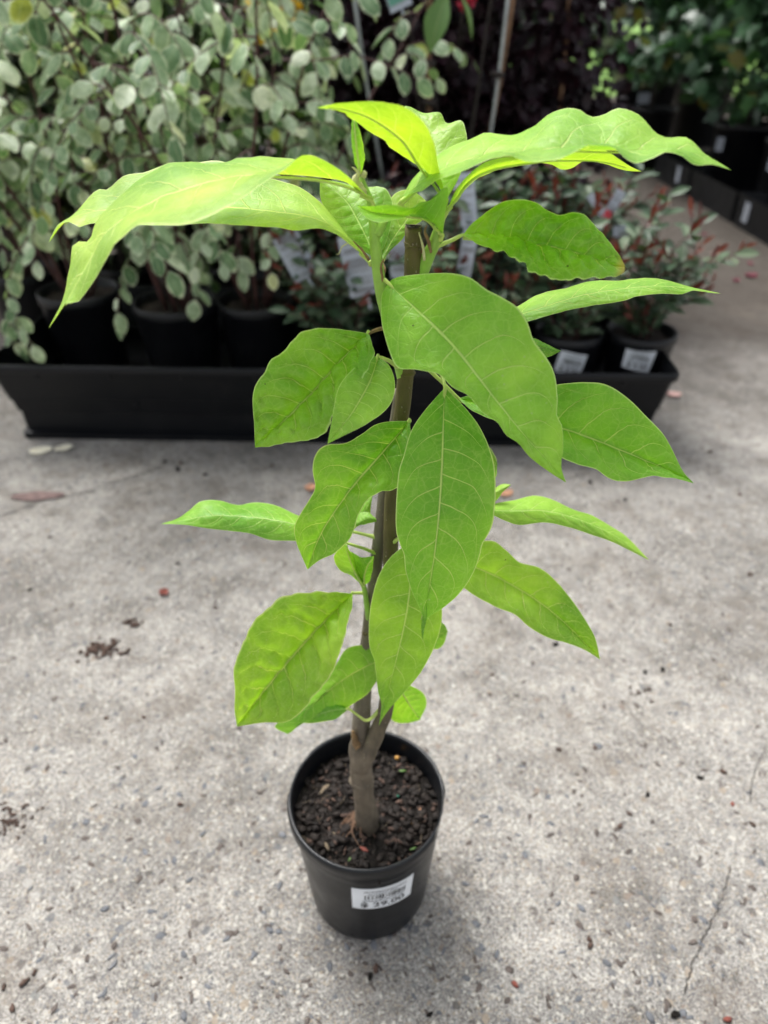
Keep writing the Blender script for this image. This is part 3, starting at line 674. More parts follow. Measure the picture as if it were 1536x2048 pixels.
# F
hero_leaf([(926, 470), (960, 474), (1018, 480), (1093, 493), (1168, 512), (1218, 530), (1254, 540)],
          [(926, 470), (943, 448), (973, 425), (1003, 405), (1038, 399), (1068, 403), (1093, 418), (1118, 430), (1148, 425), (1173, 433), (1198, 460), (1228, 495), (1254, 538)],
          [(926, 470), (938, 476), (958, 490), (988, 498), (1018, 510), (1038, 523), (1068, 545), (1108, 559), (1168, 558), (1218, 555), (1240, 550), (1254, 540)],
          [.525, .515, .505, .50], 0.010, -0.036, MID[:3] + (0.0,), 0.0060, [(862, 500, .528), (880, 490, .527), (905, 480, .526)], 0.0, seed=7)
# G: small cupped leaf in the middle
hero_leaf([(885, 470), (872, 452), (850, 438), (815, 432), (775, 428), (742, 423), (712, 410)],
          [(885, 470), (888, 440), (893, 410), (898, 375), (884, 377), (872, 393), (856, 402), (840, 406), (823, 417), (790, 411), (752, 412), (725, 412), (712, 410)],
          [(885, 470), (868, 447), (852, 440), (835, 432), (823, 428), (800, 437), (768, 444), (742, 440), (722, 425), (712, 410)],
          [.520, .505, .495, .49], -0.004, -0.022, LIME2, 0.0005, [(880, 478, .526)], seed=8)
# H1, H2: pale leaves behind the green shoot
hero_leaf([(750, 518), (735, 480), (715, 440), (695, 405), (668, 380), (640, 362)],
          [(750, 518), (735, 508), (710, 490), (680, 465), (660, 440), (648, 415), (640, 390), (640, 362)],
          [(750, 518), (770, 490), (782, 450), (786, 410), (776, 383), (760, 373), (738, 374), (715, 372), (690, 368), (660, 361), (640, 362)],
          [.528, .545, .565, .58], 0.010, 0.012, LIME, 0.0014, [(755, 530, .519)], seed=9)
hero_leaf([(762, 524), (785, 480), (808, 448), (830, 420), (856, 405)],
          [(762, 524), (757, 480), (764, 430), (785, 392), (812, 379), (838, 390), (856, 405)],
          [(762, 524), (780, 502), (805, 478), (822, 455), (845, 440), (858, 425), (856, 405)],
          [.530, .55, .57, .585], 0.012, 0.004, LIME, 0.0014, [(758, 560, .520), (768, 540, .524)], seed=10, base_m='dry')
# J: broad bright leaf right of the stem
hero_leaf([(776, 566), (840, 625), (905, 690), (955, 752), (1005, 815), (1055, 876), (1100, 925), (1132, 965)],
          [(776, 566), (795, 554), (850, 547), (900, 546), (940, 555), (975, 580), (1005, 595), (1035, 615), (1055, 645), (1068, 682), (1095, 718), (1110, 750), (1115, 795), (1113, 832), (1123, 850), (1126, 900), (1122, 935), (1132, 965)],
          [(776, 566), (764, 590), (762, 620), (764, 650), (773, 685), (786, 722), (800, 738), (830, 740), (860, 745), (882, 752), (905, 775), (937, 792), (965, 825), (995, 845), (1012, 870), (1037, 887), (1060, 915), (1100, 945), (1132, 965)],
          [.512, .475, .445, .425, .415], 0.016, 0.000, (0.42, 0.73, 0.075, 1), 0.0018, [(760, 580, .518), (766, 560, .516)], 0.004, seed=11)
# K
hero_leaf([(960, 660), (1040, 630), (1100, 610), (1160, 592), (1240, 578), (1320, 572), (1380, 577), (1442, 587)],
          [(960, 660), (1000, 630), (1037, 611), (1066, 595), (1099, 583), (1132, 576), (1165, 564), (1198, 560), (1231, 562), (1264, 557), (1293, 555), (1322, 558), (1355, 566), (1389, 576), (1415, 582), (1442, 587)],
          [(960, 660), (1010, 655), (1060, 641), (1107, 628), (1148, 618), (1190, 611), (1223, 607), (1252, 601), (1273, 593), (1314, 587), (1347, 588), (1364, 589), (1389, 581), (1418, 585), (1442, 587)],
          [.525, .535, .545, .55, .55], 0.028, -0.012, LIME2, 0.0010, [(825, 640, .528), (890, 655, .527)], seed=12)
# L
hero_leaf([(917, 797), (985, 815), (1060, 838), (1122, 856), (1190, 880), (1260, 908), (1330, 938), (1388, 967)],
          [(917, 797), (950, 788), (1000, 785), (1060, 780), (1115, 769), (1155, 765), (1195, 765), (1225, 775), (1260, 800), (1292, 832), (1325, 866), (1345, 900), (1366, 942), (1388, 967)],
          [(917, 797), (940, 818), (975, 836), (1010, 850), (1060, 890), (1122, 915), (1160, 930), (1185, 936), (1210, 951), (1235, 963), (1270, 960), (1300, 953), (1340, 955), (1388, 967)],
          [.520, .505, .49, .48], 0.006, -0.024, DEEP, 0.0036, [(832, 715, .527), (885, 765, .523)], 0.001, seed=13)
# M: long hanging leaf in the centre
hero_leaf([(890, 775), (888, 850), (886, 930), (881, 1020), (873, 1100), (860, 1180), (848, 1236), (846, 1258), (845, 1281)],
          [(890, 775), (850, 820), (822, 862), (807, 912), (797, 945), (792, 1010), (792, 1060), (800, 1090), (808, 1110), (811, 1142), (819, 1168), (828, 1193), (840, 1217), (847, 1236), (843, 1258), (845, 1281)],
          [(890, 775), (930, 815), (960, 855), (980, 900), (990, 940), (991, 1000), (985, 1050), (966, 1085), (960, 1110), (945, 1150), (920, 1185), (890, 1213), (860, 1232), (850, 1244), (848, 1262), (845, 1281)],
          [.495, .462, .440, .428, .425], 0.006, 0.010, DEEP, 0.0017, [(832, 690, .527), (876, 738, .512)], 0.006, seed=14)
# N
hero_leaf([(738, 667), (690, 712), (640, 768), (580, 830), (545, 862), (510, 895)],
          [(738, 667), (700, 661), (650, 656), (610, 661), (585, 680), (566, 705), (541, 720), (530, 742), (511, 770), (505, 800), (508, 845), (510, 895)],
          [(738, 667), (745, 690), (748, 712), (722, 758), (690, 800), (668, 832), (652, 862), (620, 880), (580, 885), (545, 892), (510, 895)],
          [.512, .495, .482, .475], 0.000, -0.026, MID, 0.0075, [(812, 655, .527), (765, 657, .520)], 0.001, seed=15, base_m='dry')
# O
hero_leaf([(756, 714), (738, 765), (702, 828), (655, 888)],
          [(756, 714), (740, 714), (715, 730), (686, 760), (672, 790), (665, 832), (655, 888)],
          [(756, 714), (778, 730), (790, 765), (785, 800), (765, 826), (730, 850), (690, 870), (655, 888)],
          [.508, .468, .440, .428], 0.004, 0.000, LIME2, 0.0011, [(800, 735, .524), (778, 722, .517)], 0.003, seed=16)
# P
hero_leaf([(820, 842), (765, 905), (705, 975), (655, 1045), (632, 1090), (615, 1139)],
          [(820, 842), (780, 843), (750, 850), (720, 870), (690, 886), (652, 890), (631, 910), (625, 940), (630, 975), (615, 1005), (596, 1035), (588, 1060), (596, 1095), (615, 1139)],
          [(820, 842), (821, 895), (808, 948), (795, 975), (760, 985), (735, 1000), (717, 1030), (708, 1060), (698, 1080), (670, 1106), (640, 1120), (615, 1139)],
          [.510, .490, .475, .470, .468], 0.000, -0.016, DEEP, 0.0034, [(812, 848, .522)], 0.001, seed=17)
# Q: far left
hero_leaf([(690, 1085), (640, 1060), (580, 1046), (500, 1034), (420, 1032), (360, 1042), (322, 1048)],
          [(690, 1085), (650, 1050), (605, 1035), (580, 1024), (550, 1011), (510, 1005), (475, 1010), (440, 1001), (405, 1002), (380, 1020), (355, 1037), (322, 1048)],
          [(690, 1085), (640, 1088), (590, 1082), (540, 1080), (500, 1067), (460, 1062), (415, 1057), (370, 1050), (322, 1048)],
          [.525, .535, .545, .55], 0.032, -0.010, LIME2, 0.0010, [(762, 1110, .530), (730, 1098, .527)], seed=18)
# R: small leaf between P and the stem
hero_leaf([(700, 1062), (715, 1040), (730, 1020), (745, 992)], [(700, 1062), (702, 1035), (718, 1008), (745, 992)], [(700, 1062), (720, 1050), (738, 1035), (742, 1012), (745, 992)],
          [.532, .54, .55], 0.006, 0.0, LIME2, 0.0006, [(755, 1075, .531)], seed=19)
hero_leaf([(702, 1055), (722, 1042), (740, 1036), (758, 1042)], [(702, 1055), (718, 1028), (738, 1026), (758, 1042)], [(702, 1055), (724, 1050), (742, 1046), (758, 1042)],
          [.528, .53, .53], 0.008, 0.0, LIME2, 0.0006, None, seed=20)
# S: little cluster on the twig
hero_leaf([(728, 1172), (712, 1145), (700, 1118), (690, 1088)], [(728, 1172), (702, 1152), (678, 1138), (668, 1112), (690, 1088)], [(728, 1172), (716, 1140), (704, 1110), (690, 1088)],
          [.520, .51, .505], 0.006, 0.008, MID, 0.0008, None, 0.002, seed=21)
hero_leaf([(728, 1172), (730, 1145), (737, 1125), (748, 1112)], [(728, 1172), (712, 1142), (700, 1104), (722, 1114), (748, 1112)], [(728, 1172), (740, 1160), (745, 1135), (748, 1112)],
          [.522, .515, .51], 0.004, 0.006, DEEP, 0.0008, None, 0.002, seed=22)
# T
hero_leaf([(706, 1187), (645, 1247), (575, 1325), (520, 1392), (474, 1453)],
          [(706, 1187), (650, 1183), (600, 1186), (560, 1195), (530, 1222), (502, 1250), (490, 1280), (475, 1312), (467, 1342), (470, 1380), (469, 1420), (474, 1453)],
          [(706, 1187), (703, 1217), (695, 1250), (685, 1290), (671, 1330), (655, 1362), (630, 1390), (602, 1425), (570, 1445), (530, 1445), (474, 1453)],
          [.518, .500, .488, .480], -0.006, -0.030, MID, 0.0080, [(732, 1186, .524)], 0.001, seed=23)
# U, U2
hero_leaf([(772, 1318), (730, 1335), (680, 1365), (630, 1405), (595, 1445)],
          [(772, 1318), (755, 1296), (720, 1290), (690, 1300), (672, 1330), (650, 1365), (618, 1400), (600, 1420), (595, 1445)],
          [(772, 1318), (768, 1345), (752, 1365), (735, 1388), (700, 1412), (665, 1438), (630, 1446), (595, 1445)],
          [.514, .512, .508, .505], 0.012, -0.004, DEEP, 0.0014, [(782, 1315, .514)], 0.002, seed=24)
hero_leaf([(698, 1418), (660, 1422), (620, 1438), (575, 1468)], [(698, 1418), (660, 1400), (600, 1410), (562, 1440), (550, 1455), (575, 1468)], [(698, 1418), (670, 1438), (630, 1443), (600, 1446), (585, 1462), (575, 1468)],
          [.500, .505, .512], 0.012, 0.0, DEEP, 0.0008, [(760, 1420, .509), (735, 1441, .502), (715, 1430, .499)], seed=25)
# V
hero_leaf([(822, 1085), (822, 1160), (812, 1240), (795, 1315), (776, 1385), (765, 1420), (758, 1452)],
          [(822, 1085), (800, 1098), (776, 1120), (757, 1152), (745, 1192), (738, 1240), (738, 1290), (748, 1318), (752, 1346), (756, 1382), (763, 1412), (758, 1452)],
          [(822, 1085), (855, 1115), (876, 1160), (884, 1215), (881, 1255), (866, 1300), (842, 1345), (816, 1375), (782, 1414), (766, 1436), (758, 1452)],
          [.495, .475, .462, .458], 0.008, 0.008, MID, 0.0018, [(784, 1085, .519), (805, 1075, .508)], 0.004, seed=26)
# W
hero_leaf([(890, 1115), (950, 1135), (1010, 1162), (1080, 1205), (1140, 1255), (1200, 1319)],
          [(890, 1115), (925, 1090), (960, 1082), (988, 1083), (1012, 1100), (1040, 1125), (1080, 1136), (1110, 1160), (1140, 1195), (1166, 1232), (1190, 1275), (1200, 1319)],
          [(890, 1115), (905, 1155), (932, 1179), (965, 1200), (1000, 1218), (1030, 1230), (1060, 1255), (1095, 1275), (1130, 1285), (1170, 1300), (1200, 1319)],
          [.520, .515, .508, .50], 0.006, -0.020, MID, 0.0030, [(790, 1110, .520), (840, 1105, .520)], 0.001, seed=27)
# X
hero_leaf([(960, 1018), (1020, 1022), (1090, 1022), (1160, 1040), (1230, 1072), (1298, 1120)],
          [(960, 1018), (995, 1006), (1030, 1000), (1070, 992), (1110, 1000), (1150, 1020), (1180, 1030), (1215, 1048), (1250, 1070), (1275, 1095), (1298, 1120)],
          [(960, 1018), (990, 1032), (1012, 1042), (1040, 1050), (1090, 1045), (1140, 1055), (1180, 1068), (1215, 1080), (1250, 1096), (1298, 1120)],
          [.535, .545, .55, .55], 0.026, -0.008, LIME2, 0.0010, [(790, 1000, .524), (870, 1010, .53)], seed=28)
# small bits seen behind M, J and V
hero_leaf([(940, 960), (970, 940), (992, 925), (975, 890)], [(940, 960), (950, 920), (965, 895), (975, 890)], [(940, 960), (985, 960), (994, 935), (975, 890)], [.535, .54, .545], 0.01, 0.0, LIME, 0.0006, [(795, 940, .525)], seed=29)
hero_leaf([(945, 1015), (980, 990), (1022, 969)], [(945, 1015), (970, 985), (1005, 969), (1022, 969)], [(945, 1015), (985, 1008), (1005, 985), (1022, 969)], [.545, .55, .555], 0.012, 0.0, LIME, 0.0006, [(792, 1010, .526)], seed=30)
hero_leaf([(1010, 690), (1060, 692), (1122, 702)], [(1010, 690), (1050, 672), (1085, 684), (1122, 702)], [(1010, 690), (1060, 718), (1092, 716), (1122, 702)], [.52, .525, .53], 0.012, 0.0, LIME2, 0.0006, [(820, 690, .528), (920, 685, .524)], seed=31)
hero_leaf([(786, 1352), (800, 1375), (818, 1405), (840, 1440)], [(786, 1352), (782, 1385), (776, 1415), (785, 1440), (812, 1447), (840, 1440)], [(786, 1352), (815, 1368), (845, 1385), (853, 1408), (840, 1440)], [.520, .53, .54], 0.004, 0.008, DEEP, 0.0012, None, 0.002, seed=32)
hero_leaf([(800, 1230), (840, 1250), (868, 1268), (896, 1262)], [(800, 1230), (850, 1232), (885, 1246), (896, 1262)], [(800, 1230), (835, 1280), (868, 1298), (886, 1290), (896, 1262)], [.525, .53, .535], 0.008, 0.0, LIME2, 0.0008, None, seed=33)
# folded bud leaf on top
hero_leaf([(722, 350), (716, 310), (711, 270), (708, 229)], [(722, 350), (708, 320), (704, 275), (708, 229)], [(722, 350), (729, 310), (722, 270), (708, 229)], [.520, .518, .516], 0.006, 0.006, MID, 0.0007, None, 0.004, seed=34)
for ch, rd, m in (([(730, 385, .519), (716, 372, .515), (712, 358, .514), (716, 345, .514), (704, 334, .513)], [0.002, 0.0032, 0.0030, 0.0014, 0.0003], 'bract'),
                  ([(735, 398, .516), (722, 380, .513), (714, 362, .513)], [0.0014, 0.0022, 0.0006], 'bract'),
                  ([(726, 352, .517), (729, 346, .516), (727, 340, .516)], [0.0022, 0.0018, 0.0004], 'bract'),
                  ([(764, 575, .515), (763, 550, .514), (762, 530, .514), (768, 518, .515)], [0.0008, 0.0013, 0.0012, 0.0004], 'dry'),
                  ([(738, 520, .514), (724, 500, .512), (706, 482, .511)], [0.0010, 0.0010, 0.0003], 'dry'),
                  ([(696, 486, .512), (684, 494, .510), (678, 507, .510), (672, 509, .510)], [0.0005, 0.0004, 0.0004, 0.0002], 'bract'),
                  ([(862, 505, .524), (856, 480, .522), (850, 462, .521), (854, 450, .521)], [0.0010, 0.0014, 0.0012, 0.0004], 'dry'),
                  ([(848, 520, .522), (846, 495, .520), (838, 465, .520)], [0.0012, 0.0010, 0.0004], 'bract')):
    stem('bract', ch, rd, M[m], 6, 0.3)
#@@TRAY
# ------------------------------------------------------------------ the long tray
def ring_loft(levels, x0, x1, y0, y1, org, rotz):
    V, F = [], []
    c, s = math.cos(rotz), math.sin(rotz)
    m_ = 4
    for o, z in levels:
        pts = []
        rr = 0.012 + max(o, 0) * 0.3; ox = o * 0.3
        for (cx, cy, a0) in ((x1 + ox - rr, y1 + o - rr, 0), (x0 - ox + rr, y1 + o - rr, 90), (x0 - ox + rr, y0 - o + rr, 180), (x1 + ox - rr, y0 - o + rr, 270)):
            for k in range(m_ + 1):
                a = R(a0 + 90 * k / m_); pts.append((cx + rr * math.cos(a), cy + rr * math.sin(a)))
        V += [(org[0] + x * c - y * s, org[1] + x * s + y * c, org[2] + z) for x, y in pts]
    n = 4 * (m_ + 1)
    for k in range(len(levels) - 1):
        for j in range(n): F.append((k * n + j, k * n + (j + 1) % n, (k + 1) * n + (j + 1) % n, (k + 1) * n + j))
    F.append(tuple((len(levels) - 1) * n + j for j in range(n)))
    return V, F
TR = Vector((-0.14, 2.080, 0)); TA = R(-1.9); TL, TW = 0.905, 0.285
tray = thing('plant_tray', 'long deep black plastic tray holding the potted shrubs behind the sapling', 'tray', TR)
lev = [(0.0, 0.0), (0.0, 0.018), (-0.018, 0.022), (-0.014, 0.126), (0.012, 0.129), (0.014, 0.138), (0.046, 0.228), (0.060, 0.231), (0.063, 0.236), (0.063, 0.248), (0.060, 0.252), (0.050, 0.252), (0.046, 0.248), (0.008, 0.14), (-0.006, 0.086), (-0.02, 0.083)]
V, F = ring_loft(lev, -TL, TL, -TW, TW, TR, TA); mk('tray_body', V, F, M['tray'], tray, smooth=False)
def tp(x, y, z): c, s = math.cos(TA), math.sin(TA); return (TR.x + x * c - y * s, TR.y + x * s + y * c, z)
for i in range(9):                  # short ribs under the rim
    x = -TL + 0.12 + i * (2 * TL - 0.24) / 8; bV, bF = box(x - 0.004, x + 0.004, -TW - 0.0485, -TW - 0.030, 0.213, 0.226)
    mk('rib', [tp(*v) for v in bV], bF, M['tray'], tray, smooth=False)
for x in (-0.55, 0.02, 0.6):
    bb = MB(); V, F = lathe([(0.006, 0), (0.006, 0.004), (0.004, 0.005), (0.0005, 0.005)], 0, 0, 10)
    mk('rivet', [tp(x + v[0], -TW - 0.0035 - v[2], 0.118 + v[1]) for v in V], F, M['tray'], tray)
# ------------------------------------------------------------------ foliage kit
def leaf_proto(name, prof, m, fold=0.15, droop=0.1, cols=2):
    """unit leaf: +Y base to tip, normal +Z; prof = half widths at even stations"""
    n = len(prof) - 1; V, F, U = [], [], []
    for i, wd in enumerate(prof):
        t = i / n
        for j in range(-cols, cols + 1):
            s = j / cols; V.append((wd * s, t, fold * abs(s) * wd - droop * t * t)); U.append((0.5 + 0.5 * s, t))
    W = 2 * cols + 1
    F = [(i * W + j, i * W + j + 1, (i + 1) * W + j + 1, (i + 1) * W + j) for i in range(n) for j in range(W - 1)]
    return dict(name=name, V=V, F=F, U=U, m=m, me=None)
def poly_proto(name, outline, m, cup=0.1):
    """fan leaf from an outline (lobed)"""
    V = [(0, 0.45, 0)] + [(x, y, -cup * ((x * x) + (y - .4) ** 2) + 0.03 * math.sin(7 * x + 3 * y)) for x, y in outline]
    n = len(outline); F = [(0, 1 + i, 1 + (i + 1) % n) for i in range(n)]
    U = [(0.5, 0.45)] + [(0.5 + 0.4 * x, y) for x, y in outline]
    return dict(name=name, V=V, F=F, U=U, m=m, me=None)
OVAL = leaf_proto('leaf', [0.03, 0.20, 0.29, 0.32, 0.30, 0.22, 0.05], M['varieg'], 0.22, 0.10)
OVAL2 = leaf_proto('leaf', [0.03, 0.23, 0.33, 0.36, 0.33, 0.24, 0.06], M['varieg'], -0.12, 0.22)
PHOT = leaf_proto('leaf', [0.02, 0.11, 0.18, 0.21, 0.19, 0.12, 0.01], M['photinia'], 0.35, 0.12)
PHOTR = leaf_proto('leaf', [0.02, 0.09, 0.15, 0.17, 0.14, 0.08, 0.01], M['photinia_red'], 0.4, 0.05)
PURP = leaf_proto('leaf', [0.04, 0.26, 0.38, 0.42, 0.36, 0.24, 0.03], M['purple'], 0.3, 0.25)
SOFT = leaf_proto('leaf', [0.02, 0.16, 0.25, 0.27, 0.22, 0.13, 0.01], M['lime_flat'], 0.25, 0.15)
DGRN = leaf_proto('leaf', [0.02, 0.18, 0.28, 0.30, 0.24, 0.14, 0.01], M['darkgreen'], 0.25, 0.15)
FARL = leaf_proto('leaf', [0.05, 0.3, 0.34, 0.05], M['far'], 0.3, 0.2, 1)
YPET = leaf_proto('petal', [0.05, 0.3, 0.4, 0.3, 0.05], M['yellow'], 0.3, 0.2, 1)
RPET = leaf_proto('petal', [0.05, 0.3, 0.4, 0.3, 0.05], M['red'], 0.3, 0.2, 1)
MAPLE = poly_proto('leaf', [(0, 0), (0.16, 0.06), (0.34, 0.0), (0.30, 0.14), (0.50, 0.22), (0.36, 0.34), (0.58, 0.58), (0.38, 0.56), (0.34, 0.70), (0.20, 0.62), (0.14, 0.84), (0, 1.05),
                            (-0.14, 0.84), (-0.20, 0.62), (-0.34, 0.70), (-0.38, 0.56), (-0.58, 0.58), (-0.36, 0.34), (-0.50, 0.22), (-0.30, 0.14), (-0.34, 0.0), (-0.16, 0.06)], M['maple'], 0.25)
def orient(loc, ydir, zdir, s):
    y = ydir.normalized(); x = y.cross(zdir)
    if x.length < 1e-4: x = y.cross(Vector((1, 0.3, 0)))
    x.normalize(); z = x.cross(y)
    return Matrix(((x.x * s, y.x * s, z.x * s, loc.x), (x.y * s, y.y * s, z.y * s, loc.y), (x.z * s, y.z * s, z.z * s, loc.z), (0, 0, 0, 1)))
def foliage(th, mats, proto, limit=300, restname='foliage'):
    """mats: matrices local to th. The biggest in view become parts, the rest one mesh of leaves"""
    org = th.location; scored = []
    for k, m_ in enumerate(mats):
        p = m_.translation + org; q = proj(p); s = 0
        if q and -40 < q[0] < 1576 and -40 < q[1] < 2088: s = FPX * m_.col[1].length / q[2]
        scored.append((s, k))
    scored.sort(key=lambda t: -t[0])
    single = [k for s, k in scored[:limit] if s > 9]; ss = set(single)
    if proto['me'] is None:
        me = bpy.data.meshes.new(proto['name']); me.from_pydata(proto['V'], [], proto['F'])
        lay = me.uv_layers.new(name='UVMap')
        for lp in me.loops: lay.data[lp.index].uv = proto['U'][lp.vertex_index]
        me.polygons.foreach_set('use_smooth', [True] * len(me.polygons)); me.materials.append(proto['m']); proto['me'] = me
    for k in single:
        o = bpy.data.objects.new(proto['name'], proto['me']); C.objects.link(o); o.parent = th; o.matrix_basis = mats[k]
    rest = [k for k in range(len(mats)) if k not in ss]
    if rest:
        b = MB(); pv = [Vector(v) for v in proto['V']]
        for k in rest: b.add([mats[k] @ v + org for v in pv], proto['F'], proto['U'])
        o = b.obj(restname, proto['m'], th, uv=True); o['kind'] = 'stuff'
def simple_pot(th, r, h, z0=0.0, m='pot2', soilm='soil2', seg=32):
    c = th.location; rb = r * 0.80
    pr = [(0.01, 0.002), (rb - 0.004, 0.0), (rb, 0.006), (r * 0.955, h - 0.030), (r * 0.985, h - 0.028), (r, h - 0.022), (r, h - 0.003), (r - 0.003, h), (r - 0.008, h - 0.002), (r - 0.011, h - 0.04)]
    V, F = lathe(pr, c.x, c.y, seg, None, z0); F.append(tuple(range(seg))[::-1]); p = mk('pot', V, F, M[m], th)
    rng = random.Random(int(c.x * 1000) + int(c.y * 977)); V, F = [(c.x, c.y, z0 + h - 0.022)], []
    for k in range(1, 5):
        for j in range(seg): 
            a = 2 * math.pi * j / seg; rr = (r - 0.010) * k / 4; x, y = c.x + rr * math.cos(a), c.y + rr * math.sin(a)
            V.append((x, y, z0 + h - 0.026 + 0.012 * noise.fractal(Vector((x, y, 0)) * 30, 1, 2, 3)))
    for j in range(seg): F.append((0, 1 + j, 1 + (j + 1) % seg))
    for k in range(3):
        for j in range(seg): F.append((1 + k * seg + j, 1 + (k + 1) * seg + j, 1 + (k + 1) * seg + (j + 1) % seg, 1 + k * seg + (j + 1) % seg))
    mk('soil', V, F, M[soilm], th); return p
def rdir(rng):
    while True:
        v = Vector((rng.uniform(-1, 1), rng.uniform(-1, 1), rng.uniform(-1, 1)))
        if 0.05 < v.length < 1: return v.normalized()
def arch(p, az, el, L, droop, n=8, rng=None, wig=0.15):
    """a drooping shoot"""
    d = Vector((math.sin(az) * math.cos(el), math.cos(az) * math.cos(el), math.sin(el))); out = [Vector(p)]
    for i in range(n):
        d = (d + Vector((0, 0, -droop / n)) + (rdir(rng) * wig if rng else Vector())).normalized(); out.append(out[-1] + d * (L / n))
    return out
#@@SHRUBS
def leafy_twig(path, mats1, rng, spacing, size, hang=0.5):
    """alternate leaves in two ranks along a shoot"""
    L = sum((b_ - a).length for a, b_ in zip(path, path[1:])); n = max(2, int(L / spacing)); c = catmull(path, n)
    for i in range(1, n + 1):
        t = (c[i] - c[i - 1]).normalized(); sd = t.cross(Vector((0, 0, 1)))
        if sd.length < 0.1: sd = t.cross(Vector((0, -1, 0)))
        sd.normalize(); side = sd * (1 if i % 2 else -1)
        d = side * 0.75 + t * 0.45 + Vector((0, 0, -hang)) + rdir(rng) * 0.32
        nrm = Vector((0, 0, 1)) + Vector((0, -0.55, 0)) + side * 0.2 + rdir(rng) * 0.6
        if i == n: d = t + Vector((0, 0, -hang * .5))
        mats1.append(orient(c[i], d, nrm, size * rng.uniform(0.72, 1.2) * (1 - 0.25 * i / n)))
def variegated(px, Y, r, h, zt, label, seed, nst=6, top=1.05, limit=300, pot_z=0.084, extra=(), dens=0.85, size=0.069, spread=1.0, twl=1.0):
    rng = random.Random(seed); c = P(px, 600, Y); th = thing('variegated_shrub', label, 'potted shrub', Vector((c.x, Y, pot_z)), 'variegated shrubs in black pots')
    simple_pot(th, r, h, pot_z); o = th.location; mats1 = []
    tops = Vector((0, 0, h - 0.03))
    for k in range(nst):
        az = 2 * math.pi * (k + rng.random() * .6) / nst
        path = arch(tops + Vector((math.sin(az) * .03, math.cos(az) * .03, 0)), az, R(rng.uniform(66, 84)), top * rng.uniform(.75, 1.05), 0.35 * spread, 8, rng, 0.10)
        bb = MB(); bb.add(*tube([p + o for p in path], [0.006, 0.004, 0.002], 6, 16)); bb.obj('branch', M['twig'], th)
        nt_ = int(11 * dens); cc = catmull(path, 40)
        for q in range(nt_):
            i = int(11 + 28 * (q + rng.random()) / nt_); a2 = az + rng.uniform(-1.5, 1.5) if rng.random() < 0.75 else rng.uniform(0, 6.28)
            tw = arch(cc[min(i, 40)], a2, R(rng.uniform(5, 50)), rng.uniform(0.20, 0.40) * twl, rng.uniform(1.2, 2.3), 7, rng, 0.08)
            b2 = MB(); b2.add(*tube([p + o for p in tw], [0.0026, 0.0018, 0.0009], 4, 10, False)); b2.obj('twig', M['twig'], th)
            leafy_twig(tw, mats1, rng, 0.030, size * rng.uniform(.75, 1.12))
    for (pts, Yd, sp_, sz) in extra:       # shoots one can make out singly
        tw = [P(x, y, Yd + dy) - o for x, y, dy in pts]
        b2 = MB(); b2.add(*tube([p + o for p in tw], [0.003, 0.0024, 0.001], 5, 16, False)); b2.obj('twig', M['twig'], th)
        leafy_twig(tw, mats1, rng, sp_, sz, 0.7)
    rng.shuffle(mats1); half = len(mats1) // 2
    foliage(th, mats1[:half], OVAL, limit // 2); foliage(th, mats1[half:], OVAL2, limit - limit // 2)
    return th
variegated(162, 2.14, 0.120, 0.255, 0, 'pale variegated shrub in black pot nearest the left end of the long tray', 101, 7, 1.15,
           extra=(([(90, 395, .1), (70, 450, .02), (30, 520, -.06), (15, 590, -.10), (40, 650, -.12), (65, 690, -.12)], 1.90, 0.024, 0.060),
                  ([(30, 620, 0), (20, 660, -.03), (40, 700, -.04)], 1.86, 0.02, 0.058)))
variegated(350, 2.04, 0.122, 0.255, 0, 'pale variegated shrub in middle pot of the three at the tray left half', 102, 7, 1.1,
           extra=(([(215, 130, .05), (260, 140, 0), (310, 160, -.04), (345, 190, -.06), (375, 250, -.07), (395, 290, -.07)], 1.90, 0.030, 0.072),
                  ([(330, 430, .05), (370, 500, 0), (395, 560, -.04), (390, 600, -.06)], 1.90, 0.026, 0.066)))
variegated(512, 2.05, 0.112, 0.255, 0, 'pale variegated shrub with shoots reaching right toward the purple trees', 103, 7, 1.0, spread=0.5, twl=0.68,
           extra=(([(560, 120, .1), (640, 120, .05), (700, 112, .03), (760, 125, .02), (800, 140, .02), (835, 158, .02)], 2.05, 0.034, 0.062),
                  ([(480, 470, 0), (470, 500, -.03), (480, 540, -.05)], 1.92, 0.03, 0.075),
                  ([(440, 20, 0), (470, 60, -.04), (490, 90, -.06), (510, 110, -.06)], 1.85, 0.03, 0.085)))
variegated(60, 2.62, 0.13, 0.26, 0, 'variegated shrub standing behind the tray at the far left edge', 104, 7, 1.2, 220, 0.0, dens=1.1)

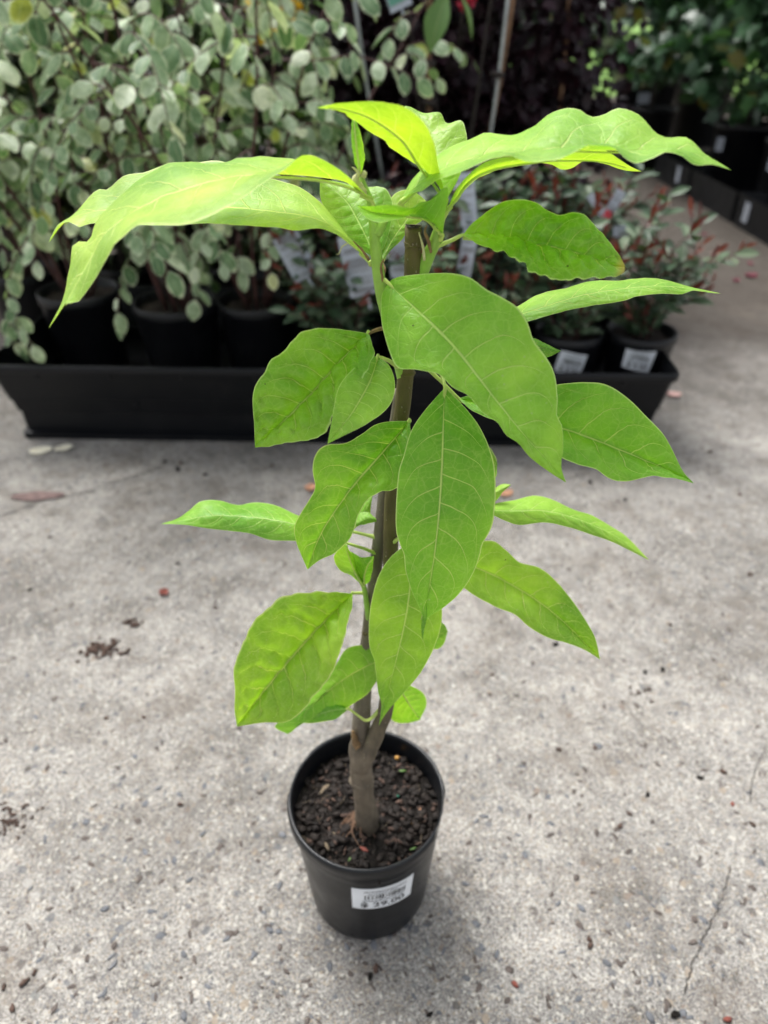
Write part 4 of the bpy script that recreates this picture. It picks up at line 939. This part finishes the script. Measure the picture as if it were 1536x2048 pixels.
def tag_card(th, cpx, Y, w_, h_, tilt, lean, seed, redtop=False, green=False):
    """a printed plastic tag on a stem, standing among the leaves"""
    rng = random.Random(seed); c = P(cpx[0], cpx[1], Y); ca, sa = math.cos(tilt), math.sin(tilt)
    def fn(u, v, off):
        x, y = u * ca - v * sa, u * sa + v * ca
        return (c.x + x, c.y + y * math.sin(lean) - off * math.cos(lean), c.z + y * math.cos(lean) + off * math.sin(lean) * 0)
    b = MB(); b.add(*patch(fn, -w_, w_, -h_, h_, 0.0)); b.add(*patch(fn, -w_, w_, -h_, h_, -0.0012)); b.add(*patch(fn, -w_ * .08, w_ * .08, -h_ * 1.5, -h_, -0.0006))
    t_ = b.obj('plant_tag', M['tagw'], th, smooth=False)
    b = MB(); v = h_ * 0.75
    while v > -h_ * 0.85:
        small_print(b, fn, -w_ * 0.8, w_ * rng.uniform(.3, .85), v, h_ * rng.choice((0.06, 0.08, 0.15)), rng, 0.0015); v -= h_ * rng.choice((0.17, 0.24, 0.34))
    b.obj('tag_print', M['greyink'], t_, smooth=False)
    if redtop:
        b = MB(); b.add(*patch(fn, -w_ * .9, w_ * .9, -h_ * .9, -h_ * .1, 0.0018)); b.obj('tag_picture', M['tagred'], t_, smooth=False)
    if green:
        b = MB(); b.add(*patch(fn, -w_ * .9, w_ * .9, h_ * -.5, h_ * .9, 0.0018)); b.obj('tag_picture', M['taggreen'], t_, smooth=False)
    return t_
def photinia(X, Y, label, seed, nst=6, ht=0.36, el=(50, 80), pot_r_=0.098, pot_h=0.205, pot_z=0.085, sticker=None, tags=(), limit=160):
    rng = random.Random(seed); th = thing('red_tipped_shrub', label, 'potted shrub', Vector((X, Y, pot_z)), 'small red tipped shrubs in black pots'); o = th.location
    p = simple_pot(th, pot_r_, pot_h, pot_z); g, rd = [], []
    for k in range(nst):
        az = 2 * math.pi * (k + rng.random()) / nst
        path = arch(Vector((math.sin(az) * .02, math.cos(az) * .02, pot_h - 0.03)), az, R(rng.uniform(*el)), ht * rng.uniform(.7, 1.1), -0.3, 6, rng, 0.08)
        bb = MB(); bb.add(*tube([q + o for q in path], [0.003, 0.0022, 0.0012], 5, 12)); bb.obj('branch', M['twig'], th)
        sub = [path] + [arch(catmull(path, 20)[i], az + rng.uniform(-1.6, 1.6), R(rng.uniform(10, 60)), rng.uniform(.08, .16), -0.5, 5, rng, 0.1) for i in (3, 6, 9, 12, 15, 18)]
        for tw in sub[1:]:
            bb = MB(); bb.add(*tube([q + o for q in tw], [0.0018, 0.001], 4, 8, False)); bb.obj('twig', M['twig'], th)
        for tw in sub:
            L = sum((b_ - a).length for a, b_ in zip(tw, tw[1:])); n = max(4, int(L / 0.015)); c = catmull(tw, n); redn = rng.choice((0, 2, 3, 0, 4, 3))
            for i in range(1, n + 1):
                t = (c[i] - c[i - 1]).normalized(); a = i * 2.4 + seed
                sd = Vector((math.cos(a), math.sin(a), 0)); d = sd * 0.8 + t * 0.7; s = rng.uniform(0.040, 0.068)
                if i > n - redn: rd.append(orient(c[i], sd * .5 + t, t + rdir(rng) * .3, s * 0.75))
                else: g.append(orient(c[i], d + Vector((0, 0, -.25)), Vector((0, -.3, 1)) + rdir(rng) * .5, s))
    foliage(th, g, PHOT, limit); foliage(th, rd, PHOTR, 60, 'young_foliage')
    if sticker:
        a0, z0, rot = sticker
        def fn(u, v, off):
            x = u * math.cos(rot) - v * math.sin(rot); y = u * math.sin(rot) + v * math.cos(rot); z = z0 + y
            rr = pot_r_ * (0.80 + 0.155 * z / (pot_h - 0.03)) + off + 0.0012; a = a0 + x / pot_r_
            return (X + rr * math.cos(a), Y + rr * math.sin(a), pot_z + z)
        sticker_on(fn, 0.042, 0.033, p, '$ 9.50', seed)
    for tg in tags: tag_card(th, *tg)
    return th
photinia(0.728, 1.935, 'red tipped shrub in black pot at the right end of the tray', 201, ht=0.30, el=(66, 86), sticker=(R(-106), 0.150, R(-6)))
photinia(0.520, 1.935, 'red tipped shrub in front row, second pot from right end of tray', 202, sticker=(R(-92), 0.138, R(-12)))
photinia(0.312, 1.93, 'red tipped shrub in front row, third pot from right end of tray', 203, tags=(((935, 400), 1.86, .020, .06, R(8), .2, 1), ((932, 520), 1.84, .019, .075, R(-8), .1, 2)))
photinia(0.104, 1.93, 'red tipped shrub in front row directly behind the sapling stem', 204, tags=(((805, 505), 1.84, .033, .062, R(4), .15, 3),))
photinia(-0.105, 1.93, 'red tipped shrub with large white tag, beside the variegated shrubs', 205, 7, 0.30, tags=(((722, 530), 1.83, .044, .075, R(12), .1, 4), ((592, 512), 1.85, .034, .058, R(28), .25, 5)))
for i, X in enumerate((0.64, 0.43, 0.22, 0.01, -0.20)):
    photinia(X, 2.20, ('red tipped shrub in back row at right with red and white tag', 'red tipped shrub in back row, second from right end of tray', 'red tipped shrub in back row, third from right end of tray',
             'red tipped shrub in back row, fourth from right end of tray', 'red tipped shrub in back row nearest the variegated shrubs')[i], 210 + i, 6, 0.42 if i else 0.36, el=(50, 80) if i else (68, 86), limit=110,
             tags=(((1222, 418), 2.02, .013, .050, R(-28), .2, 8, True), ((1192, 408), 2.02, .010, .03, R(40), .2, 9), ((1242, 462), 2.0, .020, .014, R(8), .2, 10)) if i == 0 else ())
#@@TREES
def cane(th, pts, Y, rad, m, name='stake'):
    bb = MB(); bb.add(*tube([P(x, y, Y) for x, y in pts], [rad, rad], 8, 4)); return bb.obj(name, M[m], th)
def small_tree(name, X, Y, label, seed, proto, size, trunk_m, pot=(0.17, 0.32), crown=(0.30, 0.75, 0.30, 2.0), nleaf=1500, nbr=9, cat='potted tree', group=None, hang=0.3, limit=200, dx=0.0):
    """potted tree: pot, soil, trunk, limbs, crown of single leaves; crown=(radius, z of widest, z bottom, z top)"""
    rng = random.Random(seed); th = thing(name, label, cat, Vector((X, Y, 0.0)), group); o = th.location
    simple_pot(th, pot[0], pot[1]); rad, zc, zb, zt = crown
    tp_ = arch(Vector((0, 0, pot[1] - 0.03)), rng.random() * 6, R(87), zt * 0.86 - pot[1], 0.0, 8, rng, 0.05)
    bb = MB(); bb.add(*tube([p + o for p in tp_], [0.016, 0.011, 0.005], 8, 24, True, 0.1)); bb.obj('trunk', M[trunk_m], th)
    cc = catmull(tp_, 40); tips = []
    for k in range(nbr):
        f = (k + rng.random()) / nbr; z0 = zb * 0.8 + (zt * 0.9 - zb) * f; i = min(range(41), key=lambda q: abs(cc[q].z - z0)); az = k * 2.4 + rng.random()
        br = arch(cc[i], az, R(rng.uniform(15, 55)), rad * rng.uniform(.7, 1.15), 0.5, 6, rng, 0.12)
        bb = MB(); bb.add(*tube([p + o for p in br], [0.006, 0.0035, 0.0015], 5, 12)); bb.obj('limb', M[trunk_m], th); tips += catmull(br, 10)[3:]
    mats = []
    cl = [(t + rdir(rng) * 0.05, rng.uniform(.05, .13)) for t in tips for _ in range(2)]
    for k in range(nleaf):
        if rng.random() < 0.75: c, r = rng.choice(cl); p = c + rdir(rng) * r * rng.random() ** .4
        else:
            z = rng.uniform(zb, zt); e = max(0.05, 1 - abs((z - zc) / (zt - zc if z > zc else zc - zb + .15)) ** 2.2); a = rng.random() * 6.28
            rr = rad * math.sqrt(e) * math.sqrt(rng.random()); p = Vector((rr * math.cos(a) + dx, rr * math.sin(a), z))
        if p.z < zb - 0.05: p.z = zb + rng.random() * .15
        d = Vector((p.x, p.y, 0)); d = (d.normalized() if d.length > .02 else Vector((1, 0, 0))) * 0.6 + rdir(rng) * 0.8 + Vector((0, 0, -hang))
        mats.append(orient(p, d, Vector((0, -.2, 1)) + rdir(rng) * .7, size * rng.uniform(.65, 1.25)))
    foliage(th, mats, proto, limit); return th
PG = 'dark purple leafed trees in black pots'
pt = [small_tree('purple_leafed_tree', X, Y, lb, 300 + i, PURP, 0.046, 'darktwig', (0.16, 0.30), (0.28, 0.85, 0.22, 1.9), 3000, 10, group=PG, limit=150)
      for i, (X, Y, lb) in enumerate(((-0.17, 3.00, 'dark purple tree behind the tip of the sapling, with grey leaning stake'), (0.12, 2.95, 'dark purple tree with a brown bamboo stake and red flowers beside it'),
      (0.36, 3.00, 'dark purple tree tied to a pale grey stake and a bamboo stake'), (0.64, 3.08, 'dark purple tree with pale bamboo stake at the edge of the aisle'),
      (0.0, 3.60, 'dark purple tree in the back row, left of the bamboo stake'), (0.30, 3.65, 'dark purple tree in the back row behind the pale stake'), (0.56, 3.80, 'dark purple tree in the back row beside the aisle')))]
cane(pt[0], [(700, -60), (735, 180), (770, 385)], 2.72, 0.0065, 'cane')
cane(pt[1], [(861, -80), (857, 120), (859, 330)], 2.62, 0.0085, 'bamboo')
cane(pt[2], [(1022, -60), (1000, 130), (972, 330)], 2.62, 0.0055, 'cane')
cane(pt[2], [(1034, -60), (1004, 140), (966, 330)], 2.645, 0.0075, 'bamboo')
cane(pt[3], [(1142, -40), (1128, 120), (1112, 300)], 2.90, 0.0075, 'bamboo')
for (x, y) in ((858, 205), (994, 148), (857, 125)):
    bb = MB(); bb.add(*tube([P(x - 14, y, 2.60), P(x + 14, y + 3, 2.60)], [0.010, 0.010], 8, 2)); bb.obj('cane_tie', M['darktwig'], pt[1] if x < 900 else pt[2])
tag_card(pt[1], (795, -8), 2.3, .030, .030, R(22), .2, 21, False, True)
for i, (X, Y, lb) in enumerate(((-0.98, 2.72, 'dark green shrub glimpsed behind the middle variegated shrub'), (-0.55, 2.72, 'dark green shrub glimpsed behind the right variegated shrub'), (-1.40, 2.95, 'dark green shrub glimpsed behind the left variegated shrub'))):
    small_tree('dark_green_shrub', X, Y, lb, 350 + i, DGRN, 0.062, 'darktwig', (0.13, 0.26), (0.30, 0.75, 0.30, 1.5), 1300, 9, cat='potted shrub', group='dark green shrubs behind the tray', limit=60)
# red flowered and yellow flowered plants among them
def bloom_shrub(name, X, Y, label, seed, flower, spots, Yf, nleaf=260, top=1.5, wd=0.2):
    rng = random.Random(seed); th = thing(name, label, 'potted shrub', Vector((X, Y, 0.0))); o = th.location; simple_pot(th, 0.13, 0.26)
    mats, fl = [], []
    for k in range(5):
        path = arch(Vector((0, 0, 0.22)), k * 1.3, R(82), top, 0.15, 8, rng, 0.07); bb = MB(); bb.add(*tube([p + o for p in path], [0.006, 0.004, 0.002], 6, 16)); bb.obj('branch', M['darktwig'], th)
        for q in catmull(path, 30)[8:]:
            for _ in range(nleaf // 110): mats.append(orient(q + rdir(rng) * .04, rdir(rng) + Vector((0, 0, -.3)), Vector((0, -.3, 1)) + rdir(rng) * .5, rng.uniform(.04, .07)))
    for (x, y) in spots:
        p = P(x, y, Yf) - o
        bb = MB(); bb.add(*tube([p + o, p + o + Vector((0, .03, -.06)), Vector((o.x + (p.x * .5), o.y + (p.y * .5), p.z - .12))], [0.002, 0.002, .003], 4, 8)); bb.obj('twig', M['darktwig'], th)
        for _ in range(12): fl.append(orient(p + rdir(rng) * .012, rdir(rng), rdir(rng), rng.uniform(.014, .026)))
    foliage(th, mats, SOFT, 120); foliage(th, fl, flower, 100, 'blossom'); return th
bloom_shrub('yellow_flowered_shrub', -0.36, 2.50, 'shrub with yellow and orange flowers showing between the variegated leaves', 401, YPET, ((505, 8), (520, 35), (535, 60), (560, 10), (580, 45), (600, 20), (512, 70), (590, 5)), 2.36)
rf_ = bloom_shrub('red_flowered_shrub', 0.22, 2.62, 'red flowered shrub with one big hanging green leaf among purple trees', 402, RPET, ((925, 4), (940, -6), (932, -14)), 2.40, 0)
for mm, nm in ((orient(P(893, -12, 2.2) - rf_.location, P(868, 60, 2.18) - P(893, -12, 2.2), Vector((-.5, -1, .5)), 0.130), 'leaf'), (orient(P(920, -10, 2.2) - rf_.location, P(945, 52, 2.2) - P(920, -10, 2.2), Vector((1, -.3, .3)), 0.10), 'leaf')):
    oo = bpy.data.objects.new('leaf', SOFT['me']); C.objects.link(oo); oo.parent = rf_; oo.matrix_basis = mm
bb = MB(); bb.add(*tube([P(893, -12, 2.2), P(905, -60, 2.25), P(930, -90, 2.45), Vector((0.24, 2.6, 1.15))], [.002, .002, .003, .003], 5, 16)); bb.obj('twig', M['darktwig'], rf_)

# right hand row: trays on the ground with big pots of maples
def row_tray(X, Y, w_, l_, label):
    th = thing('edge_tray', label, 'tray', Vector((X, Y, 0)), 'black trays along the right of the aisle')
    V, F = ring_loft([(0, 0), (0, 0.012), (-.004, .016), (0.004, .155), (.012, .158), (.012, .172), (.004, .172), (-.006, .05)], -w_, w_, -l_, l_, th.location, 0)
    mk('tray_body', V, F, M['tray'], th, smooth=False); return th
RT = [row_tray(2.52, 3.30, 0.46, 0.36, 'nearest black tray along the right of the aisle'), row_tray(2.52, 4.06, 0.46, 0.36, 'second black tray along the aisle, with a pale label'),
      row_tray(2.52, 4.82, 0.46, 0.36, 'third black tray along the right of the aisle'), row_tray(2.52, 5.58, 0.46, 0.36, 'farthest black tray along the right of the aisle')]
for i, (y0, z0, hw, hh) in enumerate(((4.28, .095, .032, .05), (5.42, .10, .03, .05))):
    t_ = RT[1] if i == 0 else RT[3]; X0 = 2.06 - 0.0035
    bV, bF = box(X0 - 0.001, X0 + 0.0015, y0 - hw, y0 + hw, z0 - hh, z0 + hh); lb_ = mk('label', bV, bF, M['tagw'], t_, smooth=False)
    rng = random.Random(i); b = MB()
    for v in range(6): small_print(b, lambda u, vv, off: (X0 - 0.0016, y0 - u, z0 + vv), -hw * .8, hw * .8, hh * (.75 - v * .28), .006, rng, 0)
    b.obj('label_print', M['greyink'], lb_, smooth=False)
MG = 'green maples in black pots along the aisle'
for i, (X, Y, lb) in enumerate(((2.38, 4.50, 'green maple in black pot, nearest on the right of the aisle'), (2.36, 5.22, 'green maple in second pot along the right of the aisle'),
                                (2.78, 4.95, 'green maple behind the first two on the right'), (2.05, 6.25, 'green maple beyond the end of the right trays'), (3.0, 5.9, 'green maple farthest right in the back'))):
    th = small_tree('potted_maple', X, Y, lb, 500 + i, MAPLE, 0.105, 'darktwig', (0.20, 0.44), (0.62, 1.15, 0.62 if i != 1 else 0.5, 2.5), 2000, 12, group=MG, hang=0.5, limit=150)
    if i < 2:
        c = th.location; tg_c = Vector((c.x - 0.19, c.y - 0.10, 0.33)); b = MB()
        def fn(u, v, off): return (tg_c.x + u * .8, tg_c.y - u * .6 - off, tg_c.z + v)
        b.add(*patch(fn, -.024, .024, -.04, .04, 0.0)); b.add(*patch(fn, -.024, .024, -.04, .04, -.001)); b.obj('plant_tag', M['tagw'], th, smooth=False)
# end of the aisle: big pots
EG = 'big black pots across the end of the aisle'
for i, (X, Y, lb) in enumerate(((2.35, 7.4, 'big black pot with white label at the end of the aisle'), (2.95, 7.6, 'big black pot beside the labelled one at the aisle end'), (1.70, 7.7, 'big black pot at the end of the aisle, left of the labelled one'), (1.10, 7.5, 'leftmost big black pot across the end of the aisle'))):
    th = small_tree('tall_maple', X, Y, lb, 520 + i, MAPLE, 0.11, 'darktwig', (0.28, 0.60), (0.60, 1.35, 0.84, 2.7), 1500, 11, group=EG, hang=0.5, limit=90)
    if i == 0:
        b = MB(); 
        def fn2(u, v, off): a = R(-108) + u / .27; rr = .262 + off; return (X + rr * math.cos(a), Y + rr * math.sin(a), .40 + v)
        b.add(*patch(fn2, -.05, .05, -.06, .06, .004, 6, 1)); b.add(*patch(fn2, -.05, .05, -.06, .06, .002, 6, 1)); b.obj('label', M['tagw'], th)
# far rows to the left, and trees beyond the lawn
for i, (X, Y) in enumerate(((-0.85, 3.35), (-1.5, 3.25), (-0.45, 3.45), (-1.15, 3.8), (0.45, 4.7), (0.35, 6.0), (-2.0, 3.7), (-0.3, 4.4))):
    small_tree('purple_leafed_tree', X, Y, ('dark purple tree behind the variegated shrubs, left', 'dark purple tree at far left behind the variegated shrubs', 'dark purple tree behind the yellow flowered shrub', 'dark purple tree in a gap between the two left purple trees', 'dark purple tree in third row beside the aisle', 'dark purple tree farthest down the left of the aisle', 'leftmost dark purple tree, beyond the variegated shrubs', 'dark purple tree in third row behind the sapling top')[i],
               330 + i, PURP, 0.060, 'darktwig', (0.17, 0.32), (0.36, 0.85, 0.16, 2.1), 2000, 9, group=PG, limit=60)
for i, (X, Y, s) in enumerate(((-14, 34, 4.2), (-6, 36, 4.8), (1, 38, 4.4), (8, 35, 5.0), (15, 36, 4.6), (22, 38, 5.2), (30, 36, 4.8))):
    rng = random.Random(600 + i); th = thing('distant_tree', ('green tree beyond the lawn, far left', 'green tree beyond the lawn, second from left', 'green tree beyond the lawn, third from left', 'green tree beyond the lawn, behind the aisle', 'green tree beyond the lawn, third from right', 'green tree beyond the lawn, second from right', 'green tree beyond the lawn, far right')[i], 'tree', Vector((X, Y, 0)), 'trees beyond the lawn')
    bb = MB(); bb.add(*tube([Vector((X, Y, 0)), Vector((X + .2, Y, 2)), Vector((X, Y, s * 1.4))], [.35, .25, .08], 8, 12)); bb.obj('trunk', M['trunk'], th); mats = []
    cl = [Vector((rng.gauss(0, s * .42), rng.gauss(0, s * .35), s * rng.uniform(.5, 1.9))) for _ in range(60)]
    for k in range(2200): c = rng.choice(cl); mats.append(orient(c + rdir(rng) * s * .22 * rng.random() ** .4, rdir(rng), Vector((0, 0, 1)) + rdir(rng) * .6, rng.uniform(.25, .5)))
    foliage(th, mats, FARL, 0, 'crown')
#@@DEBRIS
# ------------------------------------------------------------------ litter on the concrete
def dead_leaf(name, x, y, L, wd, ang, m, label, cat, seed, curl=0.2, group=None):
    rng = random.Random(seed); p = PZ(x, y, 0.0015); V, F = [], []; n, k = 8, 3; ca, sa = math.cos(ang), math.sin(ang)
    for i in range(n + 1):
        t = i / n; hw = wd * math.sin(math.pi * (0.06 + 0.9 * t)) ** 0.8 * rng.uniform(.9, 1.1)
        for j in range(-k, k + 1):
            s = j / k; a, b_ = (t - .5) * L, hw * s; z = 0.001 + curl * wd * (s * s * .7 + (2 * t - 1) ** 2 * .5) + 0.0012 * abs(noise.noise(Vector((a * 90, b_ * 90, seed))))
            V.append((p.x + a * ca - b_ * sa, p.y + a * sa + b_ * ca, p.z + z))
    W = 2 * k + 1; F = [(i * W + j, i * W + j + 1, (i + 1) * W + j + 1, (i + 1) * W + j) for i in range(n) for j in range(W - 1)]
    o = mk(name, V, F, M[m]); tag(o, label, cat, group); return o
dead_leaf('fallen_petal', 82, 903, .060, .022, R(18), 'petal', 'larger pale cream petal lying in front of the tray left end', 'petal', 1)
dead_leaf('fallen_petal', 127, 898, .050, .018, R(22), 'petal', 'smaller pale cream petal just right of the larger one', 'petal', 2)
dead_leaf('fallen_leaf', 76, 993, .135, .022, R(4), 'brownleaf', 'long purple brown dead leaf on the concrete at left', 'leaf', 3, .1)
dead_leaf('fallen_leaf', 1346, 792, .050, .018, R(-8), 'pinkleaf', 'small pink leaf beside the right end of the tray', 'leaf', 4, .5)
dead_leaf('fallen_leaf', 622, 978, .032, .016, R(80), 'orange', 'orange leaf scrap behind the sapling stem, left side', 'leaf', 5, .4)
dead_leaf('fallen_leaf', 1012, 988, .040, .014, R(30), 'orange', 'orange leaf scrap behind the sapling, right side', 'leaf', 6, .3)
dead_leaf('fallen_leaf', 328, 1187, .020, .012, R(60), 'redbark', 'small dark red scrap on the concrete left of the sapling', 'leaf', 7, .5)
for i, (x, y, s, lb) in enumerate(((1433, 510, 1.0, 'pink petal scrap in the aisle nearest the right trays'), (1502, 553, 1.2, 'larger magenta petal scrap at the right edge of the aisle'), (1472, 562, .8, 'magenta petal scrap just left of the larger one'), (1408, 470, .8, 'magenta petal scrap farthest up the aisle'), (1500, 528, .7, 'magenta petal scrap just behind the larger one'))):
    dead_leaf('fallen_petal', x, y, .060 * s, .020 * s, R(20 * i), 'magenta' if i else 'pinkleaf', lb, 'petal', 20 + i, .4, 'petal scraps in the aisle')
def clump(x, y, spread, n, m, label, seed, s0=.003, s1=.008, name='soil_clump', cat='soil'):
    rng = random.Random(seed); p = PZ(x, y); b = MB()
    for _ in range(n):
        r = rng.uniform(s0, s1); b.add(*lump((p.x + rng.gauss(0, spread), p.y + rng.gauss(0, spread * .6), r * .45), r, rng, (1, rng.uniform(.4, .8), .55)))
    return tag(b.obj(name, M[m]), label, cat)
clump(205, 1298, .020, 70, 'bark', 'spilled dark brown soil left of the leaves at lower left', 1)
clump(12, 1640, .022, 90, 'bark', 'spilled brown soil at the left edge of the concrete', 2, .0012, .0045)
clump(265, 1247, .010, 14, 'bark', 'small brown soil spill above the larger one', 3)
clump(1280, 1385, .016, 14, 'bark', 'brown soil crumbs below the right hanging leaf tip', 4, .002, .005)
rng = random.Random(77)
chips = [(1030, 1970, 'redbark', .006), (1180, 1893, 'bark', .006), (1178, 1880, 'bark', .005), (752, 1938, 'bark', .007), (740, 1955, 'soil', .006), (50, 1965, 'bark', .007), (8, 1975, 'bark', .005), (25, 2018, 'bark', .007), (70, 1945, 'bark', .005),
         (360, 1610, 'bark', .006), (213, 1437, 'bark', .005), (288, 1435, 'bark', .005), (545, 932, 'bark', .008), (362, 928, 'bark', .010), (330, 925, 'soil', .008), (410, 950, 'soil', .008), (355, 940, 'soil', .012), (1118, 1500, 'bark', .006), (1190, 1497, 'bark', .005), (1240, 1653, 'bark', .006),
         (1258, 1628, 'bark', .005), (1295, 1590, 'soil', .006), (1400, 1556, 'soil', .006), (1445, 1545, 'bark', .007), (1465, 1610, 'redbark', .005), (1505, 1650, 'bark', .006), (1290, 1345, 'soil', .006), (1325, 1340, 'soil', .007), (1110, 1290, 'soil', .008), (355, 1128, 'soil', .006), (985, 1350, 'bark', .005),
         (362, 1955, 'bark', .003), (860, 2030, 'soil', .005), (1350, 2030, 'soil', .007), (1455, 2040, 'redbark', .006), (100, 1075, 'bark', .006), (1180, 965, 'soil', .008), (1250, 1000, 'soil', .008), (1420, 905, 'bark', .009), (1480, 990, 'bark', .008), (1340, 1250, 'bark', .006), (430, 1215, 'bark', .006), (60, 1180, 'soil', .006), (1500, 1150, 'bark', .008)]
for i in range(0): chips.append((rng.uniform(0, 1536), rng.uniform(915, 2040), rng.choice(('bark', 'soil', 'bark', 'straw', 'redbark')), rng.uniform(.002, .0045)))
for i, (x, y, m, s) in enumerate(chips):
    p = PZ(x, y); b = MB(); b.add(*lump((p.x, p.y, s * .35), s, random.Random(i), (1, .6, .45)))
    zone = 'just in front of the long tray' if y < 1010 else ('near the bottom edge of the paving, %s of the pot' % ('left' if x < 700 else 'right') if y > 1880 else ('on the paving left of the sapling' if x < 700 else 'on the paving right of the sapling'))
    tag(b.obj('bark_crumb', M[m]), {'bark': 'brown bark crumb ', 'soil': 'black soil crumb ', 'redbark': 'reddish bark chip ', 'straw': 'straw coloured crumb '}[m] + zone, 'crumb', 'bark crumbs scattered on the concrete')
